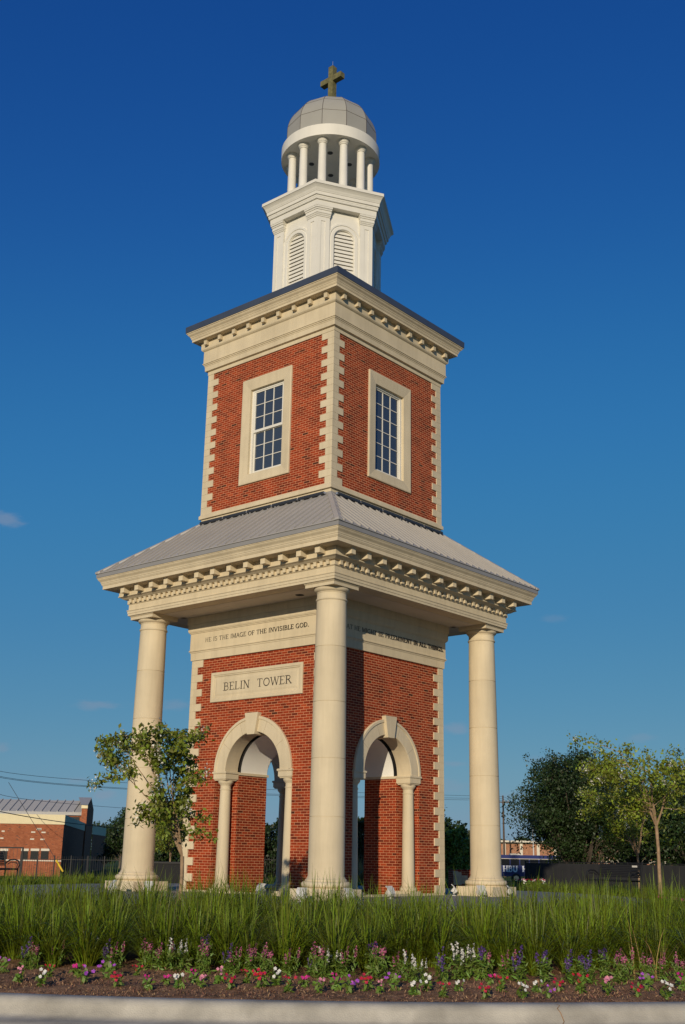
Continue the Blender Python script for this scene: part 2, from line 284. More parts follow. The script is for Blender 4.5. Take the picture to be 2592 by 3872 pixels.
# ------------------------------------------------------------------ carved roman capitals made of strokes
def arc(cx, cy, rx, ry, a0, a1, n=10): return [(cx + rx * math.cos(R(a0 + (a1 - a0) * i / n)), cy + ry * math.sin(R(a0 + (a1 - a0) * i / n))) for i in range(n + 1)]
TK, TN = 0.125, 0.065
GL = {
 'A': (0.86, [([(0.10, 0), (0.42, 1)], TN), ([(0.42, 1), (0.76, 0)], TK), ([(0.22, .34), (0.63, .34)], TN)], [(0.10, 0), (0.76, 0)]),
 'B': (0.78, [([(0.2, 0), (0.2, 1)], TK), ([(0.2, .97)] + arc(.40, .755, .22, .215, 90, -90) + [(0.2, .54)], TN * 1.3), ([(0.2, .54)] + arc(.42, .285, .26, .255, 90, -90) + [(0.2, .03)], TN * 1.3)], [(0.13, 0), (0.13, 1)]),
 'D': (0.90, [([(0.2, 0), (0.2, 1)], TK), ([(0.2, .97)] + arc(.40, .5, .36, .47, 90, -90) + [(0.2, .03)], TN * 1.4)], [(0.13, 0), (0.13, 1)]),
 'E': (0.74, [([(0.2, 0), (0.2, 1)], TK), ([(0.2, .97), (0.62, .97), (0.64, .8)], TN), ([(0.2, .52), (0.52, .52)], TN), ([(0.2, .03), (0.64, .03), (0.67, .22)], TN)], [(0.13, 0), (0.13, 1)]),
 'F': (0.70, [([(0.2, 0), (0.2, 1)], TK), ([(0.2, .97), (0.60, .97), (0.62, .8)], TN), ([(0.2, .52), (0.50, .52)], TN)], [(0.2, 0), (0.13, 1)]),
 'G': (0.90, [(arc(.46, .5, .36, .46, 45, 320, 16), TN * 1.5), ([(0.72, .0), (0.72, .42)], TK)], [(0.72, .42)]),
 'H': (0.92, [([(0.2, 0), (0.2, 1)], TK), ([(0.72, 0), (0.72, 1)], TK), ([(0.2, .5), (0.72, .5)], TN)], [(0.2, 0), (0.2, 1), (0.72, 0), (0.72, 1)]),
 'I': (0.42, [([(0.21, 0), (0.21, 1)], TK)], [(0.21, 0), (0.21, 1)]),
 'L': (0.70, [([(0.2, 0), (0.2, 1)], TK), ([(0.2, .03), (0.62, .03), (0.65, .24)], TN)], [(0.13, 0), (0.2, 1)]),
 'M': (1.06, [([(0.16, 0), (0.19, 1)], TN), ([(0.19, 1), (0.53, .05)], TK), ([(0.53, .05), (0.86, 1)], TN), ([(0.88, 0), (0.86, 1)], TK)], [(0.16, 0), (0.13, 1), (0.88, 0), (0.92, 1)]),
 'N': (0.92, [([(0.18, 0), (0.18, 1)], TN), ([(0.18, 1), (0.74, 0)], TK), ([(0.74, 0), (0.74, 1)], TN)], [(0.18, 0), (0.12, 1), (0.74, 1)]),
 'O': (0.94, [(arc(.47, .5, .36, .46, 0, 360, 20), TK * .85)], []),
 'P': (0.74, [([(0.2, 0), (0.2, 1)], TK), ([(0.2, .97)] + arc(.40, .725, .25, .245, 90, -90) + [(0.2, .48)], TN * 1.3)], [(0.2, 0), (0.13, 1)]),
 'R': (0.86, [([(0.2, 0), (0.2, 1)], TK), ([(0.2, .97)] + arc(.40, .745, .24, .225, 90, -90) + [(0.2, .52)], TN * 1.3), ([(0.42, .52), (0.76, 0)], TK)], [(0.2, 0), (0.13, 1), (0.77, 0)]),
 'S': (0.68, [(arc(.34, .74, .22, .22, 20, 250, 10) + arc(.34, .27, .24, .24, 75, -160, 10), TK * .8)], []),
 'T': (0.82, [([(0.41, 0), (0.41, 1)], TK), ([(0.09, .8), (0.09, .97), (0.73, .97), (0.73, .8)], TN)], [(0.41, 0)]),
 'U': (0.92, [([(0.2, 1)] + [(0.2, .3)] + arc(.46, .3, .26, .27, 180, 360) + [(0.72, 1)], TK)], [(0.2, 1), (0.72, 1)]),
 'V': (0.86, [([(0.10, 1), (0.44, 0)], TK), ([(0.44, 0), (0.76, 1)], TN)], [(0.10, 1), (0.76, 1)]),
 'W': (1.16, [([(0.10, 1), (0.36, 0)], TK), ([(0.36, 0), (0.60, .9)], TN), ([(0.58, 1), (0.84, 0)], TK), ([(0.84, 0), (1.06, 1)], TN)], [(0.10, 1), (0.58, 1), (1.06, 1)]),
 '.': (0.30, [([(0.1, .06), (0.22, .06)], TK)], []),
 ' ': (0.42, [], []),
}
def lettering(mb, text, place, x0, x1, z0, h, depth=0.006, weight=1.0, serif=0.13, space=1.0):
    adv = [(GL[c][0] * (space if c == ' ' else 1)) for c in text]; sx_ = (x1 - x0) / sum(adv); x = x0; lift = 0.0
    def stroke(pts, w):
        nonlocal lift
        lift += 0.00015
        n = len(pts); L = []; Rr = []
        closed = n > 3 and abs(pts[0][0] - pts[-1][0]) < 1e-6 and abs(pts[0][1] - pts[-1][1]) < 1e-6
        for i in range(n):
            a = pts[i - 1] if i else (pts[-2] if closed else pts[0]); b = pts[i + 1] if i < n - 1 else (pts[1] if closed else pts[-1])
            dx, dz = b[0] - a[0], b[1] - a[1]; q = math.hypot(dx, dz) or 1
            nx, nz_ = -dz / q * w / 2, dx / q * w / 2
            L.append((pts[i][0] + nx, pts[i][1] + nz_)); Rr.append((pts[i][0] - nx, pts[i][1] - nz_))
        for i in range(n - 1):
            q = [Rr[i], Rr[i + 1], L[i + 1], L[i]]
            mb.hexa([place(*p, 0.0) for p in q] + [place(*p, depth + lift) for p in q])
    for c, a in zip(text, adv):
        _, st, sf = GL[c]
        for pts, w in st: stroke([(x + px * sx_, z0 + pz * h) for px, pz in pts], w * h * weight)
        for px, pz in sf:
            zc = z0 + (pz * h if 0 < pz < 1 else (0.025 * h if pz == 0 else 0.975 * h)); stroke([(x + (px - serif) * sx_, zc), (x + (px + serif) * sx_, zc)], 0.05 * h * weight)
        x += a * sx_
    return mb
# ------------------------------------------------------------------ ground, road, kerb, bed, plaza (one traffic island around the tower)
def zbed(r): return -0.07 + (min(max(r, 8.9), 19.3) - 8.9) / (19.3 - 8.9) * -0.45
def disc(name, rs, zf, material, n=160, inner=None, wob=None):
    mb = MB(); vs = []; fs = []
    for r in rs:
        for i in range(n):
            a = 2 * math.pi * i / n; z = zf(r) + (wob(r, a) if wob else 0); vs.append((r * math.cos(a), r * math.sin(a), z))
    for j in range(len(rs) - 1):
        for i in range(n): fs.append((j * n + i, (j + 1) * n + i, (j + 1) * n + (i + 1) % n, j * n + (i + 1) % n))
    if not inner: fs.append(tuple(range(n)))
    mb.add(vs, fs); return tag(mb.build(name, material, smooth=40), kind='structure')
disc('ground', [28, 45, 70, 110, 300, 1200, 5000], lambda r: -0.74 if r < 29 else (-0.74 - (r - 28) / 72 * 0.86 if r < 100 else -1.6), M['lawn'], 128)
disc('road', [19.3, 19.75, 20.4, 24, 30.5], lambda r: {19.3: -0.69, 19.75: -0.695, 20.4: -0.702}.get(r, -0.70), M['road'], 240, inner=True)
disc('kerb', [19.18, 19.2, 19.24, 19.38, 19.43, 19.465, 19.50, 19.545, 19.60, 19.70, 20.05, 20.06], lambda r: {19.18: -0.62, 19.2: -0.512, 19.24: -0.50, 19.38: -0.50, 19.43: -0.508, 19.465: -0.53, 19.50: -0.565, 19.545: -0.645, 19.60: -0.672, 19.70: -0.682, 20.05: -0.692, 20.06: -0.699}[r], M['concrete'], 320, inner=True)
rnd = random.Random(7)
rs_b = [8.8] + [9.0 + 0.35 * i for i in range(23)] + [17.0 + 0.09 * i for i in range(25)] + [19.21]
_ph = [(rnd.uniform(8, 60), rnd.uniform(2, 14), rnd.uniform(0, 6.3)) for _ in range(8)]
disc('mulch_bed', rs_b, lambda r: zbed(r) - (0.03 if r > 19.2 else 0), M['mulch'], 480, inner=True, wob=lambda r, a: 0.0 if r > 19.1 or r < 9 else sum(0.006 * math.sin(k * a * 3 + m * r + p) for k, m, p in _ph))
disc('plaza', [0.01, 4, 8.9, 8.95], lambda r: -0.055 if r < 8.92 else -0.12, M['paving'], 160)

# ------------------------------------------------------------------ the tower
RZ = R(3.469 - 45)
tower = thing('bell_tower', 'tall red brick tower with stone columns, white belfry, grey dome and cross', 'tower', (0, 0, 0), RZ)
ST, BR = M['stone'], M['brick']

# lower brick stage: four piers, four arched passages
zs, ra, rv, zt = 3.0, 1.385, 0.957, 4.637
lw = MB()
for k in range(4):
    f = SD(k)
    lw.poly(f(-2.5, 2.5, zt), f(2.5, 2.5, zt), f(2.5, 2.5, 6.10), f(-2.5, 2.5, 6.10))
    rr = 2.488
    lw.poly(f(-rr, rr, zt), f(rr, rr, zt), f(2.5, 2.5, zt), f(-2.5, 2.5, zt))
    for sgn in (-1, 1):
        P = [f(sgn * rr, rr, -.05), f(sgn * 1.40, rr, -.05), f(sgn * 1.40, rr, zs), f(sgn * rr, rr, zs)]
        lw.poly(*(P if sgn < 0 else P[::-1]))
        P = [f(sgn * rr, rr, zs), f(sgn * ra, rr, zs), f(sgn * ra, rr, zt), f(sgn * rr, rr, zt)]
        lw.poly(*(P if sgn < 0 else P[::-1]))
        # notch for the colonette, then the passage wall
        def wall(p0, p1, z1, flip):
            P = [f(*p0, -.05), f(*p1, -.05), f(*p1, z1), f(*p0, z1)]
            lw.poly(*(P[::-1] if flip else P))
        wall((sgn * 1.40, rr), (sgn * 1.40, 2.06), 2.9, sgn > 0)
        wall((sgn * 1.40, 2.06), (sgn * rv, 2.06), 2.9, sgn > 0)
        wall((sgn * rv, 2.06), (sgn * rv, rv), 2.97, sgn > 0)
    n = 28
    for i in range(n):
        a0, a1 = math.pi * i / n, math.pi * (i + 1) / n
        u0, u1 = -ra * math.cos(a0), -ra * math.cos(a1)
        lw.poly(f(u0, rr, zs + ra * math.sin(a0)), f(u1, rr, zs + ra * math.sin(a1)), f(u1, rr, zt), f(u0, rr, zt))
lower = lw.build('brick_wall', BR, tower)
# plaster groin vault over the crossing passages
vt = MB(); n = 22
xs = [-rv * math.cos(math.pi * i / n) for i in range(n + 1)]
hh = lambda x: math.sqrt(max(rv * rv - x * x, 0))
for i in range(n):
    for j in range(n):
        q = [(xs[i], xs[j]), (xs[i], xs[j + 1]), (xs[i + 1], xs[j + 1]), (xs[i + 1], xs[j])]
        vt.poly(*[(x, y, zs + max(hh(x), hh(y))) for x, y in q])
for k in range(4):
    f = SD(k)
    for i in range(n): vt.poly(f(xs[i], rv, zs + hh(xs[i])), f(xs[i], 1.97, zs + hh(xs[i])), f(xs[i + 1], 1.97, zs + hh(xs[i + 1])), f(xs[i + 1], rv, zs + hh(xs[i + 1])))
vo_ = vt.build('vaulted_ceiling', M['plaster'], tower, smooth=35, weld=True)
for k in range(4):       # near-black plate painted as the shade in the gap between vault and arch ring
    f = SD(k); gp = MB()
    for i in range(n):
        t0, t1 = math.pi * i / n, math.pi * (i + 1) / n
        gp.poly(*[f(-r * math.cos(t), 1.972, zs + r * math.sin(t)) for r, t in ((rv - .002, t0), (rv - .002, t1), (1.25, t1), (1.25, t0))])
    gp.build('vault_gap_shade', M['dark'], vo_)
tr = MB()
for k in range(4):       # ledge moulding under the vault, one on each pier
    tr = MB(); sbox(tr, k, rv - .035, rv + .06, rv - .035, 2.06, 2.935, 3.0); sbox(tr, (k + 1) % 4, -(rv + .06), -(rv - .035), rv + .06, 2.06, 2.935, 3.0)
    tr.build('vault_ledge', ST, tower)

# stone base strip and quoins
b = MB(); b.ring([(2.515, -.06), (2.515, 0.0), (2.46, 0.0)]); base_o = b.build('base_course', ST, tower)
def quoins(name, z0, n, hz, first_long):
    for k in range(4):
        f = SD(k); q = MB(); c = 2.525
        for i in range(n):
            la, lb = ((.45, .235), (.235, .45))[(i + first_long) % 2]
            za, zb_ = z0 + i * hz + .0025, z0 + (i + 1) * hz - .0025
            sbox(q, k, c - la, c, c - .1, c, za, zb_)
            sbox(q, k, c - .1, c, c - lb, c - .1, za, zb_)
        sbox(q, k, c - .22, c - .006, c - .09, c - .006, z0, z0 + n * hz)
        sbox(q, k, c - .09, c - .006, c - .22, c - .09, z0, z0 + n * hz)
        q.build(name, ST, tower)
quoins('quoin_stones', 0.0, 30, 6.08 / 30, 0)

# arch surrounds
for k in range(4):
    f = SD(k); a = MB(); n = 40
    sec = [(0.99, 2.06), (0.99, 2.525), (1.005, 2.535), (1.315, 2.535), (1.325, 2.56), (1.39, 2.56), (1.40, 2.545), (1.40, 2.47), (1.385, 2.47), (1.385, 2.06)]
    vs = []; m = len(sec)
    for i in range(n + 1):
        t = math.pi * i / n
        vs += [f(-r * math.cos(t), d, zs + r * math.sin(t)) for r, d in sec]
    fs = [(i * m + j, (i + 1) * m + j, (i + 1) * m + (j + 1) % m, i * m + (j + 1) % m) for i in range(n) for j in range(m)]
    a.add(vs, fs)
    # end plate closing the gap between arch ring and vault
    for i in range(n):
        t0, t1 = math.pi * i / n, math.pi * (i + 1) / n
        a.poly(*[f(-r * math.cos(t), 2.058, zs + r * math.sin(t)) for r, t in ((0.99, t0), (0.99, t1), (1.3, t1), (1.3, t0))])
    ao = a.build('arch_surround', ST, tower, fix=True)
    for t in (34, 68, 112, 146):        # joints between voussoirs
        d0, d1 = R(t - .16), R(t + .16); jt = MB()
        jt.hexa([f(-r * math.cos(d), dd, zs + r * math.sin(d)) for dd in (2.50, 2.5362) for r, d in ((.992, d0), (1.31, d0), (1.31, d1), (.992, d1))])
        jt.build('mortar_joint', M['joint'] if 'joint' in M else M['lime'], ao, fix=True)
    ks = MB()
    ks.hexa([f(-.135, 2.10, 3.915), f(.135, 2.10, 3.915), f(.135, 2.625, 3.915), f(-.135, 2.625, 3.915), f(-.242, 2.10, 4.475), f(.242, 2.10, 4.475), f(.242, 2.625, 4.475), f(-.242, 2.625, 4.475)])
    ks.build('keystone', ST, ao, fix=True)
    for sg in (-1, 1):
        cx_ = sg * 1.185; im = MB()
        for w, z0, z1 in ((.205, 2.775, 2.80), (.222, 2.80, 2.815), (.235, 2.815, 2.945), (.25, 2.945, 2.955), (.262, 2.955, 2.995), (.25, 2.995, 3.005)):
            p0, p1 = f(cx_ - w, 2.295 - w, 0), f(cx_ + w, 2.295 + w, 0); im.box(p0[0], p1[0], p0[1], p1[1], z0, z1)
        im.build('impost', ST, ao)
    for sg in (-1, 1):
        p = f(sg * 1.185, 2.285, 0); c = MB()
        c.box(p[0] - .245, p[0] + .245, p[1] - .245, p[1] + .245, -.055, .055)
        c.lathe([(.215, .055), (.225, .07), (.23, .10), (.22, .13), (.20, .145), (.205, .16), (.18, .172)] + [(.173 - .03 * t, .18 + (2.53 - .18) * t) for t in (0, .2, .4, .6, .8, 1)] + [(.155, 2.535), (.158, 2.55), (.155, 2.565), (.141, 2.57), (.141, 2.65), (.15, 2.655), (.155, 2.67), (.185, 2.70), (.205, 2.735), (.205, 2.775)], p[0], p[1], 28)
        c.build('colonette', ST, ao, smooth=40)

# sign panel
sp = MB(); f = SD(0)
def frame_step(mb, k, hu, z0, z1, steps):      # rectangular mouldings stepping in; steps = (inset, R)
    f = SD(k); vs = []
    for ins, r in steps: vs += [f(-hu + ins, r, z0 + ins), f(hu - ins, r, z0 + ins), f(hu - ins, r, z1 - ins), f(-hu + ins, r, z1 - ins)]
    n = len(steps); fs = [(j * 4 + i, j * 4 + (i + 1) % 4, (j + 1) * 4 + (i + 1) % 4, (j + 1) * 4 + i) for j in range(n - 1) for i in range(4)]
    fs.append(tuple((n - 1) * 4 + i for i in range(4))); mb.add(vs, fs)
frame_step(sp, 0, 1.70, 4.86, 5.672, [(0, 2.49), (0, 2.535), (.012, 2.545), (.075, 2.545), (.085, 2.53), (.115, 2.525), (.125, 2.505), (.165, 2.503), (.215, 2.515)])
sg_o = sp.build('sign_panel', ST, tower)
tx = MB(); pl = lambda x, z, d: f(x, 2.5135 + d, z)
lettering(tx, 'BELIN', pl, -1.225, -0.205, 5.153, 0.217); lettering(tx, 'TOWER', pl, 0.045, 1.315, 5.153, 0.217)
tx.build('lettering', M['letter'], sg_o, fix=True)

# inscribed frieze of the lower stage
fr = MB()
fr.ring([(2.50, 6.083), (2.555, 6.083), (2.562, 6.29), (2.575, 6.292), (2.58, 6.325), (2.605, 6.332), (2.608, 6.352), (2.59, 6.362), (2.582, 6.40), (2.58, 6.84), (2.60, 6.842), (2.603, 6.868), (2.622, 6.872), (2.63, 6.898), (2.638, 6.905), (2.638, 7.09), (2.66, 7.094), (2.66, 7.31)])
fr_o = fr.build('inscribed_frieze', ST, tower)
for k, s, x0, x1 in ((0, 'HE IS THE IMAGE OF THE INVISIBLE GOD.', -1.975, 1.93), (1, 'THAT HE MIGHT BE PREEMINENT IN ALL THINGS.', -2.13, 2.445)):
    t = MB(); ff = SD(k); lettering(t, s, lambda x, z, d, ff=ff: ff(x, 2.5795 + d, z), x0, x1, 6.556, 0.122, weight=0.85, serif=.10)
    t.build('inscription', M['letter'], fr_o, fix=True)

# four big columns
CC = 3.327
def col_mesh():
    c = MB(); t = [(.56, .185), (.56, .205), (.572, .215)] + [(.50 + .072 * math.cos(a), .282 + .068 * math.sin(a)) for a in [R(-70 + 15 * i) for i in range(11)]]
    t += [(.485, .352), (.485, .385), (.478, .392), (.452, .41), (.435, .44), (.430, .462)]
    c.lathe(t, n=56, cap_top=False)
    H0, H1 = .462, 6.87; prof = []
    rad = lambda z: .4225 - .0545 * (((z - H0) / (H1 - H0)) ** 1.6)
    zj = [1.77, 3.095, 4.418, 5.74]; z = H0; zz = [H0 + .004] + [H0 + (H1 - H0) * i / 24 for i in range(1, 25)]
    pts = sorted(zz + [q + d for q in zj for d in (-.0065, -.006, .006, .0065)])
    for z in pts: prof.append((rad(z) - (.012 if any(abs(z - q) < .0062 for q in zj) else 0), z))
    prof = [(.424, H0)] + prof + [(.372, 6.872), (.388, 6.885), (.394, 6.905), (.388, 6.925), (.370, 6.935), (.366, 6.94), (.366, 7.06), (.376, 7.066), (.376, 7.085), (.388, 7.092), (.40, 7.10), (.425, 7.12), (.441, 7.15), (.444, 7.175), (.436, 7.193)]
    k_ = next(i for i, p in enumerate(prof) if p[1] == 6.872); c.lathe(prof[:k_ + 1], n=56, cap_top=False)
    pn = MB(); pn.box(-.58, .58, -.58, .58, -.06, .185)
    cp_ = MB(); cp_.lathe(prof[k_:], n=56); cp_.box(-.468, .468, -.468, .468, 7.193, 7.275); cp_.box(-.482, .482, -.482, .482, 7.275, 7.29); cp_.box(-.497, .497, -.497, .497, 7.29, 7.3095)
    o = c.build('column', ST, tower, smooth=40); pn.build('plinth', ST, o); cp_.build('capital', ST, o, smooth=40); return o
col0 = None
for sxx, syy in ((1, -1), (-1, -1), (1, 1), (-1, 1)):
    if col0 is None: o = col0 = col_mesh()
    else:
        o = col0.copy(); COL.objects.link(o)
        for ch in list(col0.children): q = ch.copy(); COL.objects.link(q); q.parent = o
    o.parent = tower; o.location = (CC * sxx, CC * syy, 0)

# lower entablature, modillions, dentils
e = MB()
e.ring([(3.45, 7.312), (3.46, 7.31), (3.86, 7.31), (3.86, 7.371), (3.873, 7.374), (3.873, 7.438), (3.888, 7.445), (3.892, 7.466), (3.85, 7.47), (3.85, 7.625), (3.862, 7.63), (3.884, 7.648), (3.884, 7.768), (3.95, 7.769), (3.965, 7.778), (3.985, 7.79), (4.02, 7.812), (4.06, 7.828), (4.078, 7.835), (4.078, 7.86), (4.062, 7.863), (4.062, 8.052), (4.40, 8.052), (4.40, 8.145), (4.412, 8.15), (4.417, 8.165), (4.432, 8.19), (4.434, 8.212), (4.446, 8.224), (4.449, 8.245), (4.462, 8.268), (4.492, 8.30), (4.510, 8.325), (4.516, 8.348), (4.530, 8.352), (4.530, 8.374), (3.0, 8.374)])
for k in range(4):
    for i in range(-18, 19):
        u = i * .2053; sbox(e, k, u - .0425, u + .0425, 3.86, 3.945, 7.665, 7.752); sbox(e, k, u - .052, u + .052, 3.86, 3.953, 7.752, 7.7695)
    for u in (3.90, -3.90): pass
ent = e.build('entablature', ST, tower)
md = MB(); md.box(-.0775, .0775, 4.05, 4.285, 7.886, 8.022)
md.hexa([(-.08, 4.05, 8.02), (.08, 4.05, 8.02), (.08, 4.288, 8.02), (-.08, 4.288, 8.02), (-.098, 4.05, 8.054), (.098, 4.05, 8.054), (.098, 4.308, 8.054), (-.098, 4.308, 8.054)])
md0 = md.build('modillion', ST, ent, fix=True); first = True
um = MB(); um.box(-.0575, .0575, 2.69, 2.825, 15.735, 15.872)
um.hexa([(-.059, 2.69, 15.87), (.059, 2.69, 15.87), (.059, 2.828, 15.87), (-.059, 2.828, 15.87), (-.085, 2.69, 15.906), (.085, 2.69, 15.906), (.085, 2.852, 15.906), (-.085, 2.852, 15.906)])
def spread(o0, parent, pitch, n):
    first = True
    for k in range(4):
        for i in range(n):
            u = (i - (n - 1) / 2) * pitch
            o = o0 if first else o0.copy()
            if not first: COL.objects.link(o)
            first = False; o.parent = parent
            a = (math.pi, math.pi / 2 * 3, 0, math.pi / 2)[k]   # mesh faces +y; turn to side k
            o.rotation_euler = (0, 0, a); o.location = SD(k)(u, 0, 0) if k in (0, 2) else (0, SD(k)(u, 0, 0)[1], 0)
spread(md0, ent, .61, 13)

# portico ceiling with recessed downlights
pc = MB()
pc.ring([(2.64, 7.313), (3.47, 7.313)])
pco = pc.build('portico_soffit', ST, tower, fix=True)
pl_ = MB()
for k in range(4): sbox(pl_, k, -2.82, 2.82, 2.665, 3.44, 7.306, 7.3125)
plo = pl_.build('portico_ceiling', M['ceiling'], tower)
for k in (0, 1, 2, 3):
    for u in (-1.94, -.65, .65, 1.94):
        p = SD(k)(u, 2.99, 0); d = MB(); d.lathe([(.075, 7.3055), (.10, 7.301), (.115, 7.303), (.118, 7.3065)], p[0], p[1], 20, cap_top=False); d.lathe([(.0, 7.3045), (.078, 7.3046)], p[0], p[1], 20, cap_top=False)
        d.build('downlight', M['dark'] if (k, u) == (0, 1.94) else M['ceiling'], plo, smooth=30)

# metal roof of the portico, with standing seams and hip caps
rf = MB()
zr = lambda r: 8.505 + (4.565 - r) / (4.565 - 2.5) * (10.095 - 8.505)
rf.ring([(4.50, 8.487), (4.568, 8.487), (4.568, 8.506), (2.5, 10.095)])
nrm = math.hypot(1.59, 2.065); cs, sn = 2.065 / nrm, 1.59 / nrm
for k in range(4):
    f = SD(k)
    for i in range(-15, 16):
        u = (i + .5) * .30; top = max(abs(u) + .03, 2.52)
        if top > 4.45: continue
        w, h = .011, .042
        P = []
        for r in (4.56, top):
            z = zr(r); P += [f(u - w, r, z - .005), f(u + w, r, z - .005), f(u + w, r + sn * h, z + cs * h), f(u - w, r + sn * h, z + cs * h)]
        rf.hexa([P[0], P[1], P[5], P[4], P[3], P[2], P[6], P[7]])
rfo = rf.build('metal_roof', M['roof'], tower, fix=True)
for k in range(4):
    hc = MB(); f = SD(k); g = SD((k + 1) % 4); w = .13; h = .05
    e0, e1 = 4.575, 2.52
    # two strips folded over the hip between side k and side k+1 (corner at u = +R on side k)
    A = [f(e0, e0, zr(e0) + h), f(e1, e1, zr(e1) + h)]
    Bl = [f(e0 - w, e0 + .005, zr(e0) + h * .8), f(e1 - w, e1 + .005, zr(e1) + h * .8)]
    Cl = [g(-e0 + w, e0 + .005, zr(e0) + h * .8), g(-e1 + w, e1 + .005, zr(e1) + h * .8)]
    lo = lambda p: (p[0], p[1], p[2] - .05)
    for X in (Bl, Cl): hc.hexa([lo(A[0]), lo(X[0]), lo(X[1]), lo(A[1]), A[0], X[0], X[1], A[1]])
    hc.build('hip_cap', M['roof'], rfo, fix=True)
fa = MB(); fa.ring([(4.45, 8.376), (4.546, 8.376), (4.546, 8.488), (4.45, 8.488)]); fa.build('eave_fascia', M['fascia'], rfo)
fl = MB(); fl.ring([(2.49, 10.14), (2.512, 10.14), (2.515, 10.10), (2.66, 9.985), (2.66, 9.972)]); fl.build('wall_flashing', M['fascia'], rfo)

# upper stage
wt = MB(); wt.ring([(2.49, 10.07), (2.503, 10.07), (2.503, 10.235), (2.562, 10.237), (2.562, 10.335), (2.55, 10.345), (2.526, 10.372), (2.526, 10.385), (2.45, 10.385)]); wt.build('water_table', ST, tower)
uw = MB()
hu, z0, z1 = .68, 11.24, 13.875
for k in range(4):
    f = SD(k); q = lambda a, c, b_, d: uw.poly(f(a, 2.5, c), f(b_, 2.5, c), f(b_, 2.5, d), f(a, 2.5, d))
    q(-2.5, 10.38, -hu, 14.84); q(hu, 10.38, 2.5, 14.84); q(-hu, 10.38, hu, z0); q(-hu, z1, hu, 14.84)
uw.build('upper_brick_wall', M['brick'], tower)
quoins('quoin_stones', 10.375, 22, 4.455 / 22, 1)

def window(k, hung):
    f = SD(k); s = MB(); o, i = .975, .66
    O = [(-o, 10.968), (o, 10.968), (o, 14.198), (-o, 14.198)]; I = [(-i, 11.255), (i, 11.255), (i, 13.858), (-i, 13.858)]
    vs = [f(u, 2.49, z) for u, z in O] + [f(u, 2.548, z) for u, z in O] + [f(u + (.03 if u < 0 else -.03), 2.556, z + (.03 if z < 12 else -.03)) for u, z in O] + [f(u, 2.522, z) for u, z in I] + [f(u, 2.36, z) for u, z in I]
    s.add(vs, [(j * 4 + a, j * 4 + (a + 1) % 4, (j + 1) * 4 + (a + 1) % 4, (j + 1) * 4 + a) for j in range(4) for a in range(4)])
    for zj in (12.12, 12.99):
        for sg in (-1, 1): pass
    w = s.build('window', ST, tower)
    fr_ = MB()
    for a, b_, c, d in ((-i, -i + .085, 11.255, 13.858), (i - .085, i, 11.255, 13.858), (-i + .085, i - .085, 13.80, 13.858), (-i + .085, i - .085, 11.255, 11.31)): sbox(fr_, k, a, b_, 2.37, 2.44, c, d)
    fr_.build('window_frame', M['white'], w)
    def sash(zb_, zt_, r, rows, bot, top):
        m = MB(); iu = i - .085; st = .045
        for a, b_, c, d in ((-iu, -iu + st, zb_, zt_), (iu - st, iu, zb_, zt_), (-iu + st, iu - st, zt_ - top, zt_), (-iu + st, iu - st, zb_, zb_ + bot)): sbox(m, k, a, b_, r - .03, r, c, d)
        L, Rt = -iu + st, iu - st
        for c in (1, 2): u = L + (Rt - L) * c / 3; sbox(m, k, u - .0135, u + .0135, r - .03, r - .007, zb_ + bot, zt_ - top)
        for c in range(1, rows):
            z = zb_ + bot + (zt_ - top - zb_ - bot) * c / rows
            for q in range(3):
                a, b_ = L + (Rt - L) * q / 3 + (.0135 if q else 0), L + (Rt - L) * (q + 1) / 3 - (.0135 if q < 2 else 0)
                sbox(m, k, a, b_, r - .03, r - .009, z - .010, z + .010)
        so = m.build('sash', M['white'], w)
        g = MB(); sbox(g, k, -iu + .01, iu - .01, r - .05, r - .024, zb_ + .01, zt_ - .01); g.build('pane', M['glass'], w)
    if hung: sash(12.53, 13.80, 2.425, 3, .075, .04); sash(11.31, 12.545, 2.385, 3, .05, .03)
    else: sash(11.31, 13.80, 2.405, 6, .04, .04)
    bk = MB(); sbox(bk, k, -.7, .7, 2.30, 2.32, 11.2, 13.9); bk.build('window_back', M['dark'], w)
for k in range(4): window(k, k in (0, 2))

uc = MB()
uc.ring([(2.50, 14.827), (2.536, 14.827), (2.540, 14.945), (2.606, 14.955), (2.613, 15.10), (2.622, 15.105), (2.626, 15.135), (2.645, 15.145), (2.648, 15.175), (2.668, 15.18), (2.668, 15.205), (2.648, 15.215), (2.648, 15.598), (2.655, 15.603), (2.68, 15.62), (2.705, 15.65), (2.712, 15.69), (2.712, 15.904), (2.918, 15.904), (2.918, 15.975), (2.93, 15.98), (2.934, 15.995), (2.947, 16.02), (2.948, 16.04), (2.962, 16.05), (2.965, 16.068), (2.98, 16.09), (3.01, 16.118), (3.03, 16.15), (3.036, 16.17), (3.055, 16.173), (3.055, 16.20), (2.0, 16.20)])
uco = uc.build('upper_cornice', ST, tower)
spread(um.build('modillion', ST, uco, fix=True), uco, .607, 9)
fs_ = MB(); fs_.ring([(2.95, 16.201), (3.072, 16.201), (3.077, 16.395), (3.06, 16.40), (1.2, 16.62)]); fs_.build('parapet_flashing', M['flashing'], tower)

